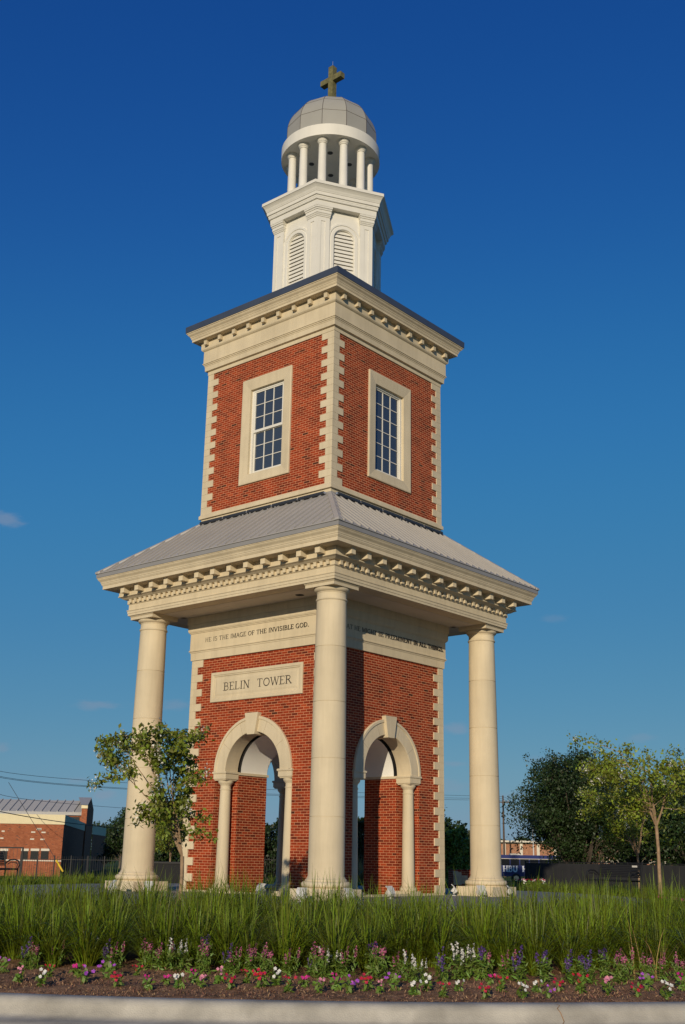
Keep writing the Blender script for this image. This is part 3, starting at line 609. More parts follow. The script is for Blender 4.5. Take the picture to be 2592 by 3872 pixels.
# hexagonal white belfry stage (a face looks the same way as the sunny front)
H6 = -math.pi / 2; W = M['white']; c30 = math.cos(math.pi / 6)
def HF(j):
    a = H6 + j * math.pi / 3; nx, ny = math.cos(a), math.sin(a)
    return lambda u, r, z: (nx * r - ny * u, ny * r + nx * u, z)
hx = MB(); APW = 1.485
zl0, zl1, rl = 16.40, 18.93, .315
for j in range(6):
    f = HF(j); hw = APW / math.sqrt(3) + .02
    for sg in (-1, 1):
        P = [f(sg * hw, APW, zl0), f(sg * rl, APW, zl0), f(sg * rl, APW, zl1), f(sg * hw, APW, zl1)]; hx.poly(*P)
        P = [f(sg * hw, APW, zl1), f(sg * rl, APW, zl1), f(sg * rl, APW, 19.9), f(sg * hw, APW, 19.9)]; hx.poly(*P)
    n = 20
    for i in range(n):
        a0, a1 = math.pi * i / n, math.pi * (i + 1) / n; u0, u1 = -rl * math.cos(a0), -rl * math.cos(a1)
        hx.poly(f(u0, APW, zl1 + rl * math.sin(a0)), f(u1, APW, zl1 + rl * math.sin(a1)), f(u1, APW, 19.9), f(u0, APW, 19.9))
        hx.poly(f(u0, APW, zl1 + rl * math.sin(a0)), f(u1, APW, zl1 + rl * math.sin(a1)), f(u1, APW - .16, zl1 + rl * math.sin(a1)), f(u0, APW - .16, zl1 + rl * math.sin(a0)))
    for sg in (-1, 1): hx.poly(f(sg * rl, APW, zl0), f(sg * rl, APW - .16, zl0), f(sg * rl, APW - .16, zl1), f(sg * rl, APW, zl1))
hxo = hx.build('belfry', W, tower, fix=False)
for j in range(6):
    f = HF(j); m = MB()
    # raised arched rim
    sec = [(.335, APW - .02), (.335, APW + .03), (.35, APW + .04), (.43, APW + .04), (.455, APW + .025), (.47, APW + .05), (.525, APW + .05), (.535, APW - .02)]
    path = [(-1, zl0, 0)] + [(0, zl1, math.pi * i / 24) for i in range(25)] + [(1, zl0, 0)]
    vs = []
    for kind, z, t in path:
        for r, d in sec:
            vs.append(f(-r * math.cos(t), d, z + r * math.sin(t)) if kind == 0 else f(kind * r, d, z))
    ns = len(sec); m.add(vs, [(i * ns + q, (i + 1) * ns + q, (i + 1) * ns + q + 1, i * ns + q + 1) for i in range(len(path) - 1) for q in range(ns - 1)])
    lo = m.build('louvre', W, hxo, fix=True)
    s = MB(); z = zl0 + .02; pitch = .1285
    while z < zl1 + rl - .03:
        def half(zz): return rl if zz <= zl1 else math.sqrt(max(rl * rl - (zz - zl1) ** 2, 0))
        h0, h1 = half(z), half(z + .09)
        if h1 > .03:
            s.hexa([f(-h0, APW - .015, z), f(h0, APW - .015, z), f(h0, APW - .035, z - .002), f(-h0, APW - .035, z - .002), f(-h1, APW - .055, z + .112), f(h1, APW - .055, z + .112), f(h1, APW - .075, z + .110), f(-h1, APW - .075, z + .110)])
        z += pitch
    s.build('slats', W, lo, fix=True)
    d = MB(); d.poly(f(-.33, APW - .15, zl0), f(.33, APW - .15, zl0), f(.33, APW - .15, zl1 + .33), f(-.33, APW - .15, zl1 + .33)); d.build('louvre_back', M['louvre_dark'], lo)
# corner pilasters with stepped capitals; the corner lies between face j and face j+1
def pil_ring(mb, rc, w, za, zb_, j, rin=1.40):
    f, g = HF(j), HF((j + 1) % 6); ap = rc * c30; s2 = rc / 2
    pts = [lambda z: f(s2 - w, rin, z), lambda z: f(s2 - w, ap, z), lambda z: f(s2, ap, z), lambda z: g(-s2 + w, ap, z), lambda z: g(-s2 + w, rin, z)]
    n = 5; lo_ = [p(za) for p in pts]; hi = [p(zb_) for p in pts]
    mb.add(lo_ + hi, [(i, (i + 1) % n, n + (i + 1) % n, n + i) for i in range(n)] + [tuple(reversed(range(n))), tuple(range(n, 2 * n))])
for j in range(6):
    m = MB(); f, g = HF(j), HF((j + 1) % 6)
    rc = 1.805; ap = rc * c30; s2 = rc / 2; w = .405
    # shaft as strips leaving a shallow sunk panel on each face
    pil_ring(m, rc - .022, w - .01, 16.40, 19.535, j)
    for h, sg in ((f, 1), (g, -1)):
        def bx(u0, u1, za, zb_):
            P = [h(u, r, z) for z in (za, zb_) for u, r in ((u0, ap - .03), (u1, ap - .03), (u1, ap), (u0, ap))]; m.hexa(P)
        a0, a1, p0, p1 = sg * (s2 - w), sg * s2, sg * (s2 - .265), sg * (s2 - .125)
        bx(a0, p0, 16.40, 19.545); bx(p1, a1, 16.40, 19.545); bx(p0, p1, 19.40, 19.545)
    po = m.build('pilaster', W, hxo, fix=True)
    c = MB()
    for rr_, ww, za, zb_ in ((1.826, .425, 19.537, 19.572), (1.836, .43, 19.572, 19.588), (1.85, .445, 19.588, 19.622), (1.86, .45, 19.622, 19.638), (1.876, .465, 19.638, 19.735), (1.90, .49, 19.735, 19.775), (1.91, .495, 19.775, 19.792), (1.932, .52, 19.792, 19.838), (1.942, .525, 19.838, 19.852)):
        pil_ring(c, rr_, ww, za, zb_, j)
    c.build('pilaster_capital', W, po, fix=True)
hcn = MB()
Q = lambda L: [(r * c30, z) for r, z in L]
hcn.ring(Q([(1.55, 19.853), (1.945, 19.853), (1.957, 20.02), (1.998, 20.025), (2.012, 20.05), (2.014, 20.085), (2.024, 20.095), (2.028, 20.142), (2.068, 20.148), (2.078, 20.25), (2.094, 20.258), (2.098, 20.278), (2.112, 20.30), (2.14, 20.355), (2.18, 20.40), (2.22, 20.435), (2.243, 20.442), (2.243, 20.54), (2.235, 20.548), (1.45, 20.70)]), 6, H6, cap_top=True)
hcn.build('belfry_cornice', W, tower)

# round lantern: twelve slim columns, ring, dome, cross
lf = MB(); lf.lathe([(1.47, 20.66), (1.47, 20.76), (1.45, 20.775)], n=48); lf.build('lantern_floor', W, tower, smooth=30)
lc = MB(); lc.lathe([(.185, 20.775), (.185, 20.81), (.165, 20.83), (.15, 20.86), (.137, 20.88), (.124, 22.405), (.124, 22.41), (.142, 22.415), (.150, 22.43), (.142, 22.445), (.145, 22.45), (.165, 22.465), (.178, 22.485), (.170, 22.50), (.172, 22.505), (.192, 22.52), (.20, 22.54), (.20, 22.56)], n=24)
lc0 = lc.build('lantern_column', W, tower, smooth=40); RCL = 1.29
for i in range(12):
    o = lc0 if i == 0 else lc0.copy()
    if i: COL.objects.link(o)
    o.parent = tower; a = math.pi / 6 * i; o.location = (RCL * math.cos(a), RCL * math.sin(a), 0)
lr = MB(); lr.lathe([(0.0, 22.562), (1.607, 22.562), (1.61, 22.566), (1.61, 22.955), (1.60, 22.963), (1.40, 22.97)], n=72, cap_top=False)
lro = lr.build('lantern_ring', W, tower, smooth=35)
for a in (40, 130, 220, 310):
    d = MB(); p = (.62 * math.cos(R(a)), .62 * math.sin(R(a))); d.lathe([(0, 22.556), (.06, 22.556), (.085, 22.553), (.09, 22.561)], p[0], p[1], 16, cap_top=False); d.build('downlight', M['lightbar'], lro, smooth=30)
dm = MB(); a12 = math.cos(math.pi / 12)
DP = [(1.50, 22.96), (1.50, 23.2), (1.498, 23.42)] + [(1.5 * math.cos(t), 23.42 + 1.38 * math.sin(t)) for t in [R(6 + 6 * i) for i in range(14)]]
dm.ring([(r * a12, z) for r, z in DP], 12, math.pi / 12, cap_top=True)
dmo = dm.build('dome', M['dome'], tower, smooth=20)
ds = MB()
for i in range(12):
    a = math.pi / 6 * i; ds.tube([((r + .002) * math.cos(a), (r + .002) * math.sin(a), z) for r, z in DP], .009, 4)
for zq in (23.60, 24.14):
    t = math.asin((zq - 23.42) / 1.38); r = 1.5 * math.cos(t)
    for i in range(12): ds.tube([((r + .001) * math.cos(math.pi / 6 * q), (r + .001) * math.sin(math.pi / 6 * q), zq) for q in (i, i + 1)], .007, 4)
ds.build('dome_seams', M['dome_seam'], dmo)
cx = MB(); cx.box(-.1, .1, -.1, .1, 24.70, 26.34); cx.box(-.45, -.1, -.1, .1, 25.735, 25.935); cx.box(.1, .45, -.1, .1, 25.735, 25.935)
cxo = cx.build('cross', M['cross'], tower)
rd = MB(); rd.tube([(0, 0, 26.33), (0, 0, 26.60)], [.012, .006], 8); rd.build('lightning_rod', M['rod'], cxo)
# ------------------------------------------------------------------ light bars on the portico roof against the upper wall
TM = Matrix.Rotation(RZ, 4, 'Z')
def T(p): return tuple(TM @ Vector(p))
lb = MB(); L = .455
lb.box(-L, L, -.045, .035, .03, .115); lb.box(-L + .02, L - .02, -.055, -.045, .05, .10)
lbr = None
for k, side in ((0, 'left-hand'), (1, 'right-hand')):
    for i in range(5):
        u = (i - 2) * .965; p = SD(k)(u, 2.625, 0); a = RZ + (0, math.pi / 2)[k]
        lab = '%s dark light bar from the left under the %s upper wall' % (ORD[i], side)
        if lbr is None:
            lbr = thing('light_bar', lab, 'light fixture', T((p[0], p[1], 10.0)), a, 'light bars on the portico roof')
            lb.build('lamp_housing', M['lightbar'], lbr)
            for s in (-1, 1):
                bk = MB(); bk.box(s * .34 - .02, s * .34 + .02, -.04, .03, -.03, .03); bk.build('bracket', M['fascia'], lbr)
                en = MB(); en.tube([(s * L, -.005, .075), (s * (L + .025), -.005, .075)], .03, 10); en.build('end_cap', M['rod'], lbr)
        else: dup(lbr, T((p[0], p[1], 10.0)), a, lab)

# ------------------------------------------------------------------ floodlights on the plaza
fl0 = None
def floodlight(px, py, dist, yaw, label, z=-.055, s=.84):
    global fl0
    p = at(px, py, dist); loc = (p.x, p.y, z)
    if fl0 is None:
        fl0 = thing('floodlight', label, 'floodlight', loc, yaw, 'floodlights round the tower')
        b = MB(); b.box(-.07, .07, -.07, .07, 0, .012); b.box(-.02, .02, -.012, .012, .012, .07); b.box(-.15, .15, -.012, .012, .06, .078)
        for q in (-1, 1): b.box(q * .15 - .006, q * .15 + .006, -.014, .014, .06, .17)
        b.build('bracket', M['lamp_white'], fl0)
        h = MB(); tl = R(38); c, sn_ = math.cos(tl), math.sin(tl)
        tf = lambda x, y, z_: (x, y * c - z_ * sn_, .17 + y * sn_ + z_ * c)
        def hx8(x0, x1, y0, y1, z0, z1, ins=0): return [tf(x0 + ins, y0, z0 + ins), tf(x1 - ins, y0, z0 + ins), tf(x1, y1, z0), tf(x0, y1, z0), tf(x0 + ins, y0, z1 - ins), tf(x1 - ins, y0, z1 - ins), tf(x1, y1, z1), tf(x0, y1, z1)]
        h.hexa(hx8(-.14, .14, -.10, .06, -.09, .09, .045)); h.hexa([tf(-.14, .06, .075), tf(.14, .06, .075), tf(.14, .17, .085), tf(-.14, .17, .085), tf(-.14, .06, .09), tf(.14, .06, .09), tf(.14, .17, .098), tf(-.14, .17, .098)])
        hs = h.build('lamp_housing', M['lamp_white'], fl0, fix=True)
        g = MB(); g.hexa([tf(x, y, z_) for x, y, z_ in ((-.12, .061, -.075), (.12, .061, -.075), (.12, .066, -.075), (-.12, .066, -.075), (-.12, .061, .07), (.12, .061, .07), (.12, .066, .07), (-.12, .066, .07))])
        g.build('lens', M['lamp_glass'], fl0, fix=True)
        fl0.scale = (s,) * 3
    else: dup(fl0, loc, yaw, label, (s,) * 3)
floodlight(427, 3360, 29.6, R(-60), 'white floodlight in front of the left column plinth, outer one')
floodlight(562, 3360, 29.0, R(-10), 'white floodlight in front of the left column plinth, nearer the little tree')
floodlight(985, 3380, 28.6, R(-40), 'white floodlight on the paving before the left archway')
floodlight(1140, 3385, 25.6, R(-20), 'white floodlight at the left end of the middle column plinth')
floodlight(1322, 3390, 26.0, R(40), 'white floodlight at the right end of the middle column plinth')
floodlight(1478, 3390, 28.4, R(45), 'white floodlight on the paving before the right archway')
floodlight(1718, 3368, 31.6, R(80), 'white floodlight behind the left end of the right column plinth')
floodlight(1822, 3382, 30.6, R(20), 'white floodlight in front of the right column plinth')
floodlight(1928, 3380, 31.4, R(75), 'white floodlight at the right end of the right column plinth')

# ------------------------------------------------------------------ benches
def bench(loc, face, label):
    t = thing('park_bench', label, 'bench', loc, math.atan2(face[1], face[0]) + math.pi / 2, 'benches round the plaza')
    s = MB(); w = .80      # local: front is -y
    for i in range(8): s.box(-w, w, -.24 + i * .058, -.24 + i * .058 + .04, .435, .452)
    s.build('seat', M['blackmetal'], t)
    b = MB()
    for i in range(9):
        z = .52 + i * .047; y = .235 + (z - .45) * .22; b.hexa([(-w, y, z), (w, y, z), (w, y + .016, z), (-w, y + .016, z), (-w, y + .009, z + .034), (w, y + .009, z + .034), (w, y + .025, z + .034), (-w, y + .025, z + .034)])
    b.build('backrest', M['blackmetal'], t)
    for sg in (-1, 1):
        x = sg * w
        l = MB(); l.tube([(x, -.22, 0), (x, -.22, .44)], .024, 8); l.build('leg', M['blackmetal'], t)
        l = MB(); l.tube([(x, .24, 0), (x, .22, .44), (x, .26, .62), (x, .345, .95)], .024, 8); l.build('leg', M['blackmetal'], t)
        a = MB(); a.tube([(x, -.22, .44), (x, -.27, .55), (x, -.22, .66), (x, -.10, .70), (x, .08, .69), (x, .20, .62), (x, .26, .54)], .022, 8); a.tube([(x, -.17, .46), (x, -.20, .56), (x, -.14, .62), (x, .05, .62), (x, .16, .56)], .013, 6)
        a.build('armrest', M['blackmetal'], t)
    f = MB(); f.box(-w, w, -.245, -.21, .40, .433); f.box(-w, w, .20, .232, .40, .433); f.build('seat_frame', M['blackmetal'], t)
    return t
bR = bench((8.62, 1.95, -.058), (-.84, -.54), 'black metal bench in front of the two crape myrtles, tower to its left')
pq = MB(); pq.box(.47, .66, .268, .275, .80, .85); pq.build('plaque', M['lamp_white'], bR)
bench((-9.45, 3.4, -.062), (.93, -.36), 'black metal bench cut by the left edge of the photograph')

# ------------------------------------------------------------------ low brick walls behind the tower
w = thing('low_brick_wall', 'low red brick wall with pale mortar patches behind the right column', 'wall', (4.62, 7.25, -.06), R(14))
m = MB(); m.box(0, 1.45, 0, .45, 0, .60); m.build('wall_body', M['brick'], w)
cp = MB()
for x0, x1, z0, z1 in ((.02, .30, .12, .52), (.30, .52, .16, .42), (.0, .18, .44, .56), (.52, .60, .2, .33)): cp.box(x0, x1, -.004 - .001 * x0, .02, z0, z1)
cp.build('mortar_patch', M['lime'], w)
g = thing('green_bag', 'crumpled green cloth lying on the right column plinth beside the brick wall', 'cloth', (T((2.86, -2.86 + 6.65, 0))[0], 0, 0))
pt = at(1742, 3352, 32.2); g.location = (pt.x, pt.y, .0)
gm = MB(); rr = random.Random(3)
for i in range(7):
    a = rr.uniform(0, 6.28); x, y = .10 * math.cos(a), .08 * math.sin(a); gm.lathe([(.09, -.02), (.085, .04 + .03 * rr.random()), (.045, .10 + .04 * rr.random()), (.01, .13)], x, y, 7)
gm.build('cloth', M['green_cloth'], g)
w = thing('dark_low_wall', 'low dark wall behind the left column', 'wall', (-6.35, 8.3, -.06), R(-6))
m = MB(); m.box(0, 3.1, 0, .4, 0, .62); m.build('wall_body', M['screen'], w)  # wall body drawn nearly black all over
m = MB(); m.box(-.04, 3.14, -.04, .44, .62, .68); m.build('coping', M['blackmetal'], w)

# ------------------------------------------------------------------ foliage
def leaf_mesh(rng, cen, size, aspect=0.55, up=0.3, jit=0.5):
    n = len(cen); d = rng.normal(size=(n, 3)); d[:, 2] -= 0.25; d /= np.linalg.norm(d, axis=1)[:, None]
    nn = rng.normal(size=(n, 3)); nn[:, 2] += up * 3; b = np.cross(nn, d); b /= np.linalg.norm(b, axis=1)[:, None] + 1e-9
    L = (size * rng.uniform(1 - jit, 1 + jit, n))[:, None]; W_ = L * aspect * .5; c = np.cross(d, b)
    v = np.stack([cen, cen + d * L * .5 + b * W_ + c * L * .06, cen + d * L, cen + d * L * .5 - b * W_ + c * L * .06], 1).reshape(-1, 3)
    return v, np.arange(4 * n).reshape(-1, 4)
def blob_pts(rng, c, r, n, shell=0.55, flat=1.0):
    d = rng.normal(size=(n, 3)); d /= np.linalg.norm(d, axis=1)[:, None]
    q = d * (rng.uniform(0, 1, n) ** (1 - shell) )[:, None] * np.array(r if isinstance(r, (tuple, list)) else (r, r, r * flat))
    return np.array(c) + q
def crape(seed, name, label, loc, H, fork, spread, lean=0, leaf='leaf', nl=5200, flowers=26, lsize=.062, ntip=26, bias=(0, 0), group='crape myrtles round the plaza'):
    rng = np.random.default_rng(seed); t = thing(name, label, 'tree', loc, 0, group)
    tk = MB(); rr = H / 3.3
    base = [Vector((0, 0, -.15)), Vector((.02 * lean, 0, fork * .35)), Vector((.05 * lean + .015, .01, fork * .7)), Vector((.07 * lean, .0, fork))]
    tk.tube(base, [.05 * rr, .036 * rr, .032 * rr, .034 * rr], 8)
    br = MB(); tips = []
    for i in range(7):
        a = 2 * math.pi * i / 7 + rng.uniform(-.3, .3); rad = spread * rng.uniform(.25, .75); hz = fork + (H - fork) * rng.uniform(.48, .97)
        p1 = base[-1]; p3 = Vector((rad * math.cos(a) + bias[0], rad * math.sin(a) + bias[1], hz)); p2 = p1.lerp(p3, .45) + Vector((-.10 * math.cos(a), -.10 * math.sin(a), .10))
        br.tube([p1, p1.lerp(p2, .5) + Vector((.02, .01, 0)), p2, p3], [.020 * rr, .015 * rr, .011 * rr, .004 * rr], 5)
        for j in range(7):
            s = rng.uniform(.22, .98); q0 = p2.lerp(p3, s) if s > .5 else p1.lerp(p2, s * 2); da = a + rng.normal() * .9
            ln = spread * rng.uniform(.35, .75); q1 = q0 + Vector((math.cos(da) * ln, math.sin(da) * ln, rng.uniform(-.18, .5) * (H - fork) * .5))
            if q1.z > H: q1.z = H - rng.uniform(0, .25)
            mid = q0.lerp(q1, .5) + Vector((0, 0, .06)); br.tube([q0, mid, q1], [.007 * rr, .005 * rr, .002 * rr], 4); tips.append((q0, mid, q1))
    tk.build('trunk', M['bark'], t, smooth=60); br.build('branches', M['bark'], t, smooth=60)
    cen = []; per = nl // len(tips)
    for q0, mid, q1 in tips:
        s = rng.uniform(.25, 1.08, per); A = np.array(mid) + (np.array(q1) - np.array(mid)) * ((s - .5) * 2).clip(-1)[:, None]
        A = np.where((s < .5)[:, None], np.array(q0) + (np.array(mid) - np.array(q0)) * (s * 2)[:, None], A)
        cen.append(A + rng.normal(size=(per, 3)) * np.array([.062, .062, .055]) * (spread / 1.0))
    cen = np.concatenate(cen); v, q = leaf_mesh(rng, cen, lsize); np_mesh('crown', v, q, M[leaf], t)
    if flowers:
        pts = [np.array(tips[i][2]) for i in rng.choice(len(tips), min(flowers, len(tips)), replace=False)]
        cc_ = np.concatenate([p + rng.normal(size=(26, 3)) * [.035, .035, .06] for p in pts]); v, q = leaf_mesh(rng, cc_, .034, .9); np_mesh('blossom', v, q, M['petal_w'] if 'petal_w' in M else PETAL['white'], t)
    return t
p = at(690, 3235, 20.2); crape(11, 'crape_myrtle', 'young crape myrtle in the grass in front of the left column', (p.x, p.y, -.22), 3.42, 1.08, .98, nl=5600, bias=(-.72, 0), flowers=24, lsize=.08)
p = at(2490, 3235, 31.2); crape(12, 'crape_myrtle', 'taller sunlit crape myrtle with a high fork beside the plaza bench', (p.x, p.y, -.12), 4.6, 1.95, 1.75, nl=7200, lsize=.09, flowers=26, bias=(-.45, -.1), leaf='leaf_sunlit')
p = at(2412, 3235, 37.5); crape(13, 'crape_myrtle', 'smaller crape myrtle with a low fork, behind the plaque bench', (p.x, p.y, -.12), 3.5, 1.15, 1.5, nl=8000, lsize=.085, flowers=16, bias=(-.25, -.1), leaf='leaf_sunlit')
p = at(645, 3235, 47); crape(14, 'crape_myrtle', 'far small crape myrtle seen between the left column and tower', (p.x, p.y, -.5), 3.3, 1.2, 1.4, nl=3500, lsize=.11, flowers=8)

def big_tree(seed, name, label, base, H, rad, crown_lo, leaf='leaf_dark', nc=46, per=420, lsize=.22, trunk_r=.3, group=None, pinch=.15):
    rng = np.random.default_rng(seed); t = thing(name, label, 'tree', base, 0, group); tk = MB()
    tk.tube([(0, 0, -.3), (.1, 0, crown_lo * .6), (.05, .1, crown_lo + (H - crown_lo) * .35)], [trunk_r * 1.25, trunk_r, trunk_r * .7], 9); cen = []
    zc = (H + crown_lo) / 2; hz = (H - crown_lo) / 2
    for i in range(nc):
        d = rng.normal(size=3); d /= np.linalg.norm(d); s = rng.uniform(.35, .92); rr = rad * rng.uniform(.17, .34)
        c = np.array([d[0] * s * (rad - rr * .5), d[1] * s * (rad - rr * .5), zc + d[2] * s * (hz - rr * .4)])
        if c[2] > zc: sh = 1 - ((c[2] - zc) / hz) ** 2 * .35; c[0] *= sh; c[1] *= sh
        else: sh = 1 - ((zc - c[2]) / hz) ** 2 * pinch; c[0] *= sh; c[1] *= sh
        cen.append(blob_pts(rng, c, (rr, rr, rr * .72), per)); 
        st = Vector((.05, .1, crown_lo + (H - crown_lo) * rng.uniform(0, .3))); m_ = st.lerp(Vector(c), .5) + Vector((0, 0, -.15 * hz)); tk.tube([st, m_, Vector(c)], [trunk_r * .42, trunk_r * .25, trunk_r * .08], 5)
        ex = rng.integers(3, 8)          # ragged sprays at the edge
        dd = rng.normal(size=(ex, 3)); dd /= np.linalg.norm(dd, axis=1)[:, None]
        for e_ in dd: cen.append(c + e_ * rr * rng.uniform(.9, 1.35) + rng.normal(size=(28, 3)) * rr * .13)
    tk.build('trunk', M['bark_dark'], t, smooth=60)
    v, q = leaf_mesh(rng, np.concatenate(cen), lsize, .6, .4); np_mesh('crown', v, q, M[leaf], t); return t
def T_at(px, dist, z=-1.5): p = at(px, 3235, dist); return (p.x, p.y, z)
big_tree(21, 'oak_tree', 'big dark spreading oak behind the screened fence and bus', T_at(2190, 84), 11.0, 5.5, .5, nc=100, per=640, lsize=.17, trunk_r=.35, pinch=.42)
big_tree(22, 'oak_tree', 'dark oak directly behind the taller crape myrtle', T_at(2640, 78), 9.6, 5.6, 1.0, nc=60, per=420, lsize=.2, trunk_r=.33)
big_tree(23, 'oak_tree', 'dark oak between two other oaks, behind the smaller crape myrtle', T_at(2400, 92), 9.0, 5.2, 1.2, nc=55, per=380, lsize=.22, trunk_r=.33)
big_tree(24, 'leafy_tree', 'bright green bushy tree just right of the tower', T_at(1728, 52, -1.0), 3.6, 1.25, .2, 'leaf', 34, 330, .13, .10)  # brighter crape leaf colour stands in for sunlight on this tree
big_tree(25, 'leafy_tree', 'dark green tree seen low through the right archway', T_at(1380, 60, -1.1), 4.6, 1.7, .5, 'leaf_dark', 34, 260, .16, .14)
big_tree(26, 'leafy_tree', 'dark green tree seen low through the left archway', T_at(1030, 60, -1.1), 4.1, 1.9, .4, 'leaf_dark', 34, 260, .16, .14)
i = 0
FAR = [(395, 200, 6.6, 'between the dark brick gable and the left column'), (455, 185, 6.4, 'touching the left column, far treeline'), (530, 120, 6.2, 'behind the left column'), (620, 105, 6.0, 'first right of the left column, far treeline'), (690, 112, 6.6, 'second right of the left column, far treeline'), (800, 120, 6.0, 'behind the left edge of the tower'), (1150, 120, 5.6, 'behind the middle of the tower'), (1640, 105, 4.6, 'behind the right edge of the tower')]
for px, d, H, where in FAR:
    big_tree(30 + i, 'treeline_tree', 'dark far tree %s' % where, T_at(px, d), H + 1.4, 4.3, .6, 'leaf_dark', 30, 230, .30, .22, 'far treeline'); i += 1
big_tree(50, 'round_tree', 'small round tree top over the orange building roof', T_at(1982, 205), 6.3, 1.9, 3.0, 'leaf_dark', 22, 160, .3, .2)
big_tree(51, 'round_tree', 'tree top over the roof beside the right column', T_at(1890, 205), 6.4, 2.0, 3.0, 'leaf_dark', 22, 160, .3, .2)
# ------------------------------------------------------------------ brick building at left
bl = thing('brick_building', 'brick building with cream parapet and grey seamed roof beyond the picket fence', 'building', (0, 0, 0))
K = at(234.4, 3216, 105); K2 = at(314, 3218, 136.6)
xk, yk, xe, ye = K.x, K.y, K2.x, K2.y; zb = -1.7
zp, zpb = 4.02, 3.19; xl = xk - 26
def uvbuild(mb, *a, **k): return mb.build(*a, **k)
m = MB(); m.poly((xl, yk, zb), (xk, yk, zb), (xk, yk, zpb), (xl, yk, zpb)); m.poly((xk, yk, zb), (xe, ye, zb), (xe, ye, zpb), (xk, yk, zpb)); m.poly((xl, yk, zpb), (xk, yk, zpb), (xe, ye, zpb), (xl, ye, zpb)); m.build('wall', M['far_brick'], bl)
m = MB(); o = .06; m.poly((xl, yk - o, zpb - .02), (xk + o, yk - o, zpb - .02), (xk + o, yk - o, zp), (xl, yk - o, zp)); m.poly((xk + o, yk - o, zpb - .02), (xe + o, ye, zpb - .02), (xe + o, ye, zp), (xk + o, yk - o, zp)); m.poly((xl, yk - o, zp), (xk + o, yk - o, zp), (xe + o, ye, zp), (xl, ye, zp)); m.poly((xk + o, yk - o, zpb - .02), (xl, yk - o, zpb - .02), (xl, yk + .2, zpb - .02), (xk, yk + .2, zpb - .02)); m.build('parapet', M['cream'], bl)
def zx(zc, y=None): return zc * .31888
def fx(cx): p = at(cx * .31888, 3216, 105); return p.x
def fz(cy, cx): p = at(cx * .31888, 2650 + cy * .31888, 105); return p.z
for a, b_ in ((-260, -180), (-140, -60), (8, 95), (258, 338), (370, 463), (492, 583)):
    x0, x1 = fx(a), fx(b_); z1, z0 = fz(1780, (a + b_) / 2), fz(1884, (a + b_) / 2)
    g = MB(); g.box(x0, x1, yk - .02, yk + .1, z0, z1); w_ = g.build('window', M['far_glass'], bl)
    f_ = MB(); f_.box(x0 - .02, x1 + .05, yk - .05, yk + .05, z1, z1 + .20); f_.build('lintel', M['palewhite'], w_)
sl = MB(); sl.box(xl, xk + .03, yk - .05, yk + .02, fz(1900, 400), fz(1887, 400)); sl.build('sill_course', M['palewhite'], bl)
for a, b_, c in ((0, 36, 1545), (353, 402, 1556), (476, 525, 1559), (-10, 30, 1628), (348, 396, 1639), (469, 518, 1642), (-230, -180, 1540), (-230, -180, 1625)):
    s_ = MB(); s_.box(fx(a), fx(b_), yk - .03, yk + .02, fz(c + 8, a), fz(c - 8, a)); s_.build('stone_block', M['palewhite'], bl)
v_ = MB(); v_.box(fx(414), fx(472), yk - .035, yk + .02, fz(1532, 440), fz(1509, 440)); vo = v_.build('vent', M['palewhite'], bl)
v_ = MB(); v_.box(fx(420), fx(467), yk - .045, yk - .036, fz(1526, 440), fz(1516, 440)); v_.build('grille', M['blackmetal'], vo)
# main hall behind with seamed roof
yh = ye + 1.0; Pe = at(306, 3072, yh - CP[1]); ze = Pe.z; Pr = at(320, 3028, yh + 3.6 - CP[1]); zrg = Pr.z; xq = at(316, 3028, yh + 3.6 - CP[1]).x; xr = at(309, 3100, yh - CP[1]).x
m = MB(); m.poly((xl - 10, yh, zb), (xr, yh, zb), (xr, yh, ze), (xl - 10, yh, ze)); m.build('upper_wall', M['far_brick'], bl)
m = MB(); m.poly((xl - 10, yh - .4, ze), (xr + .3, yh - .4, ze), (xq, yh + 3.6, zrg), (xl - 10, yh + 3.6, zrg)); m.poly((xl - 10, yh - .4, ze - .35), (xr + .3, yh - .4, ze - .35), (xr + .3, yh - .4, ze), (xl - 10, yh - .4, ze))
x = xr
while x > xl - 10:
    tt = min(1.0, max(.15, (xr + .3 - x) / (xr + .3 - xq))); yb, zt2 = yh - .4 + 4.0 * tt, ze + (zrg - ze) * tt
    m.hexa([(x - .05, yh - .4, ze), (x + .05, yh - .4, ze), (x + .05, yb, zt2), (x - .05, yb, zt2), (x - .05, yh - .4, ze + .12), (x + .05, yh - .4, ze + .12), (x + .05, yb, zt2 + .12), (x - .05, yb, zt2 + .12)]); x -= .95
m.build('roof', M['far_roof'], bl)
for a, b_ in ((88, 312), (415, 632), (738, 950)):
    x0, x1 = at(a * .3189, 3080, yh - CP[1]).x, at(b_ * .3189, 3080, yh - CP[1]).x; zt_ = at(a * .3189, 2650 + (1350 if a < 700 else 1374) * .3189, yh - CP[1]).z
    g = MB(); g.box(x0, x1, yh - .05, yh + .1, zt_ - 2.0, zt_); g.build('window', M['far_glass'], bl)
# gabled end block
yg = yh - 1.6; gx0 = at(307, 3100, yg - CP[1]).x; gx1 = at(328, 3100, yg - CP[1]).x; gx2 = at(352, 3100, yg + 14 - CP[1]).x
zc_ = at(318, 3045, yg - CP[1]).z; zpk = at(344, 3018, yg + 7 - CP[1]).z
m = MB(); m.poly((gx0, yg, zb), (gx1, yg, zb), (gx1, yg, zc_), (gx0, yg, zc_)); m.poly((gx1, yg, zb), (gx2, yg + 14, zb), (gx2, yg + 14, zc_), ((gx1 + gx2) / 2, yg + 7, zpk), (gx1, yg, zc_)); m.build('gable_wall', M['far_brick'], bl)
m = MB(); gmid = (gx1 + gx2) / 2; m.poly((gx0 - .1, yg - .2, zc_ + .05), (gx1 + .05, yg - .2, zc_ + .05), (gmid + .05, yg + 7, zpk + .08), (gmid - 1.6, yg + 7, zpk + .08)); m.build('gable_roof', M['far_roof'], bl)
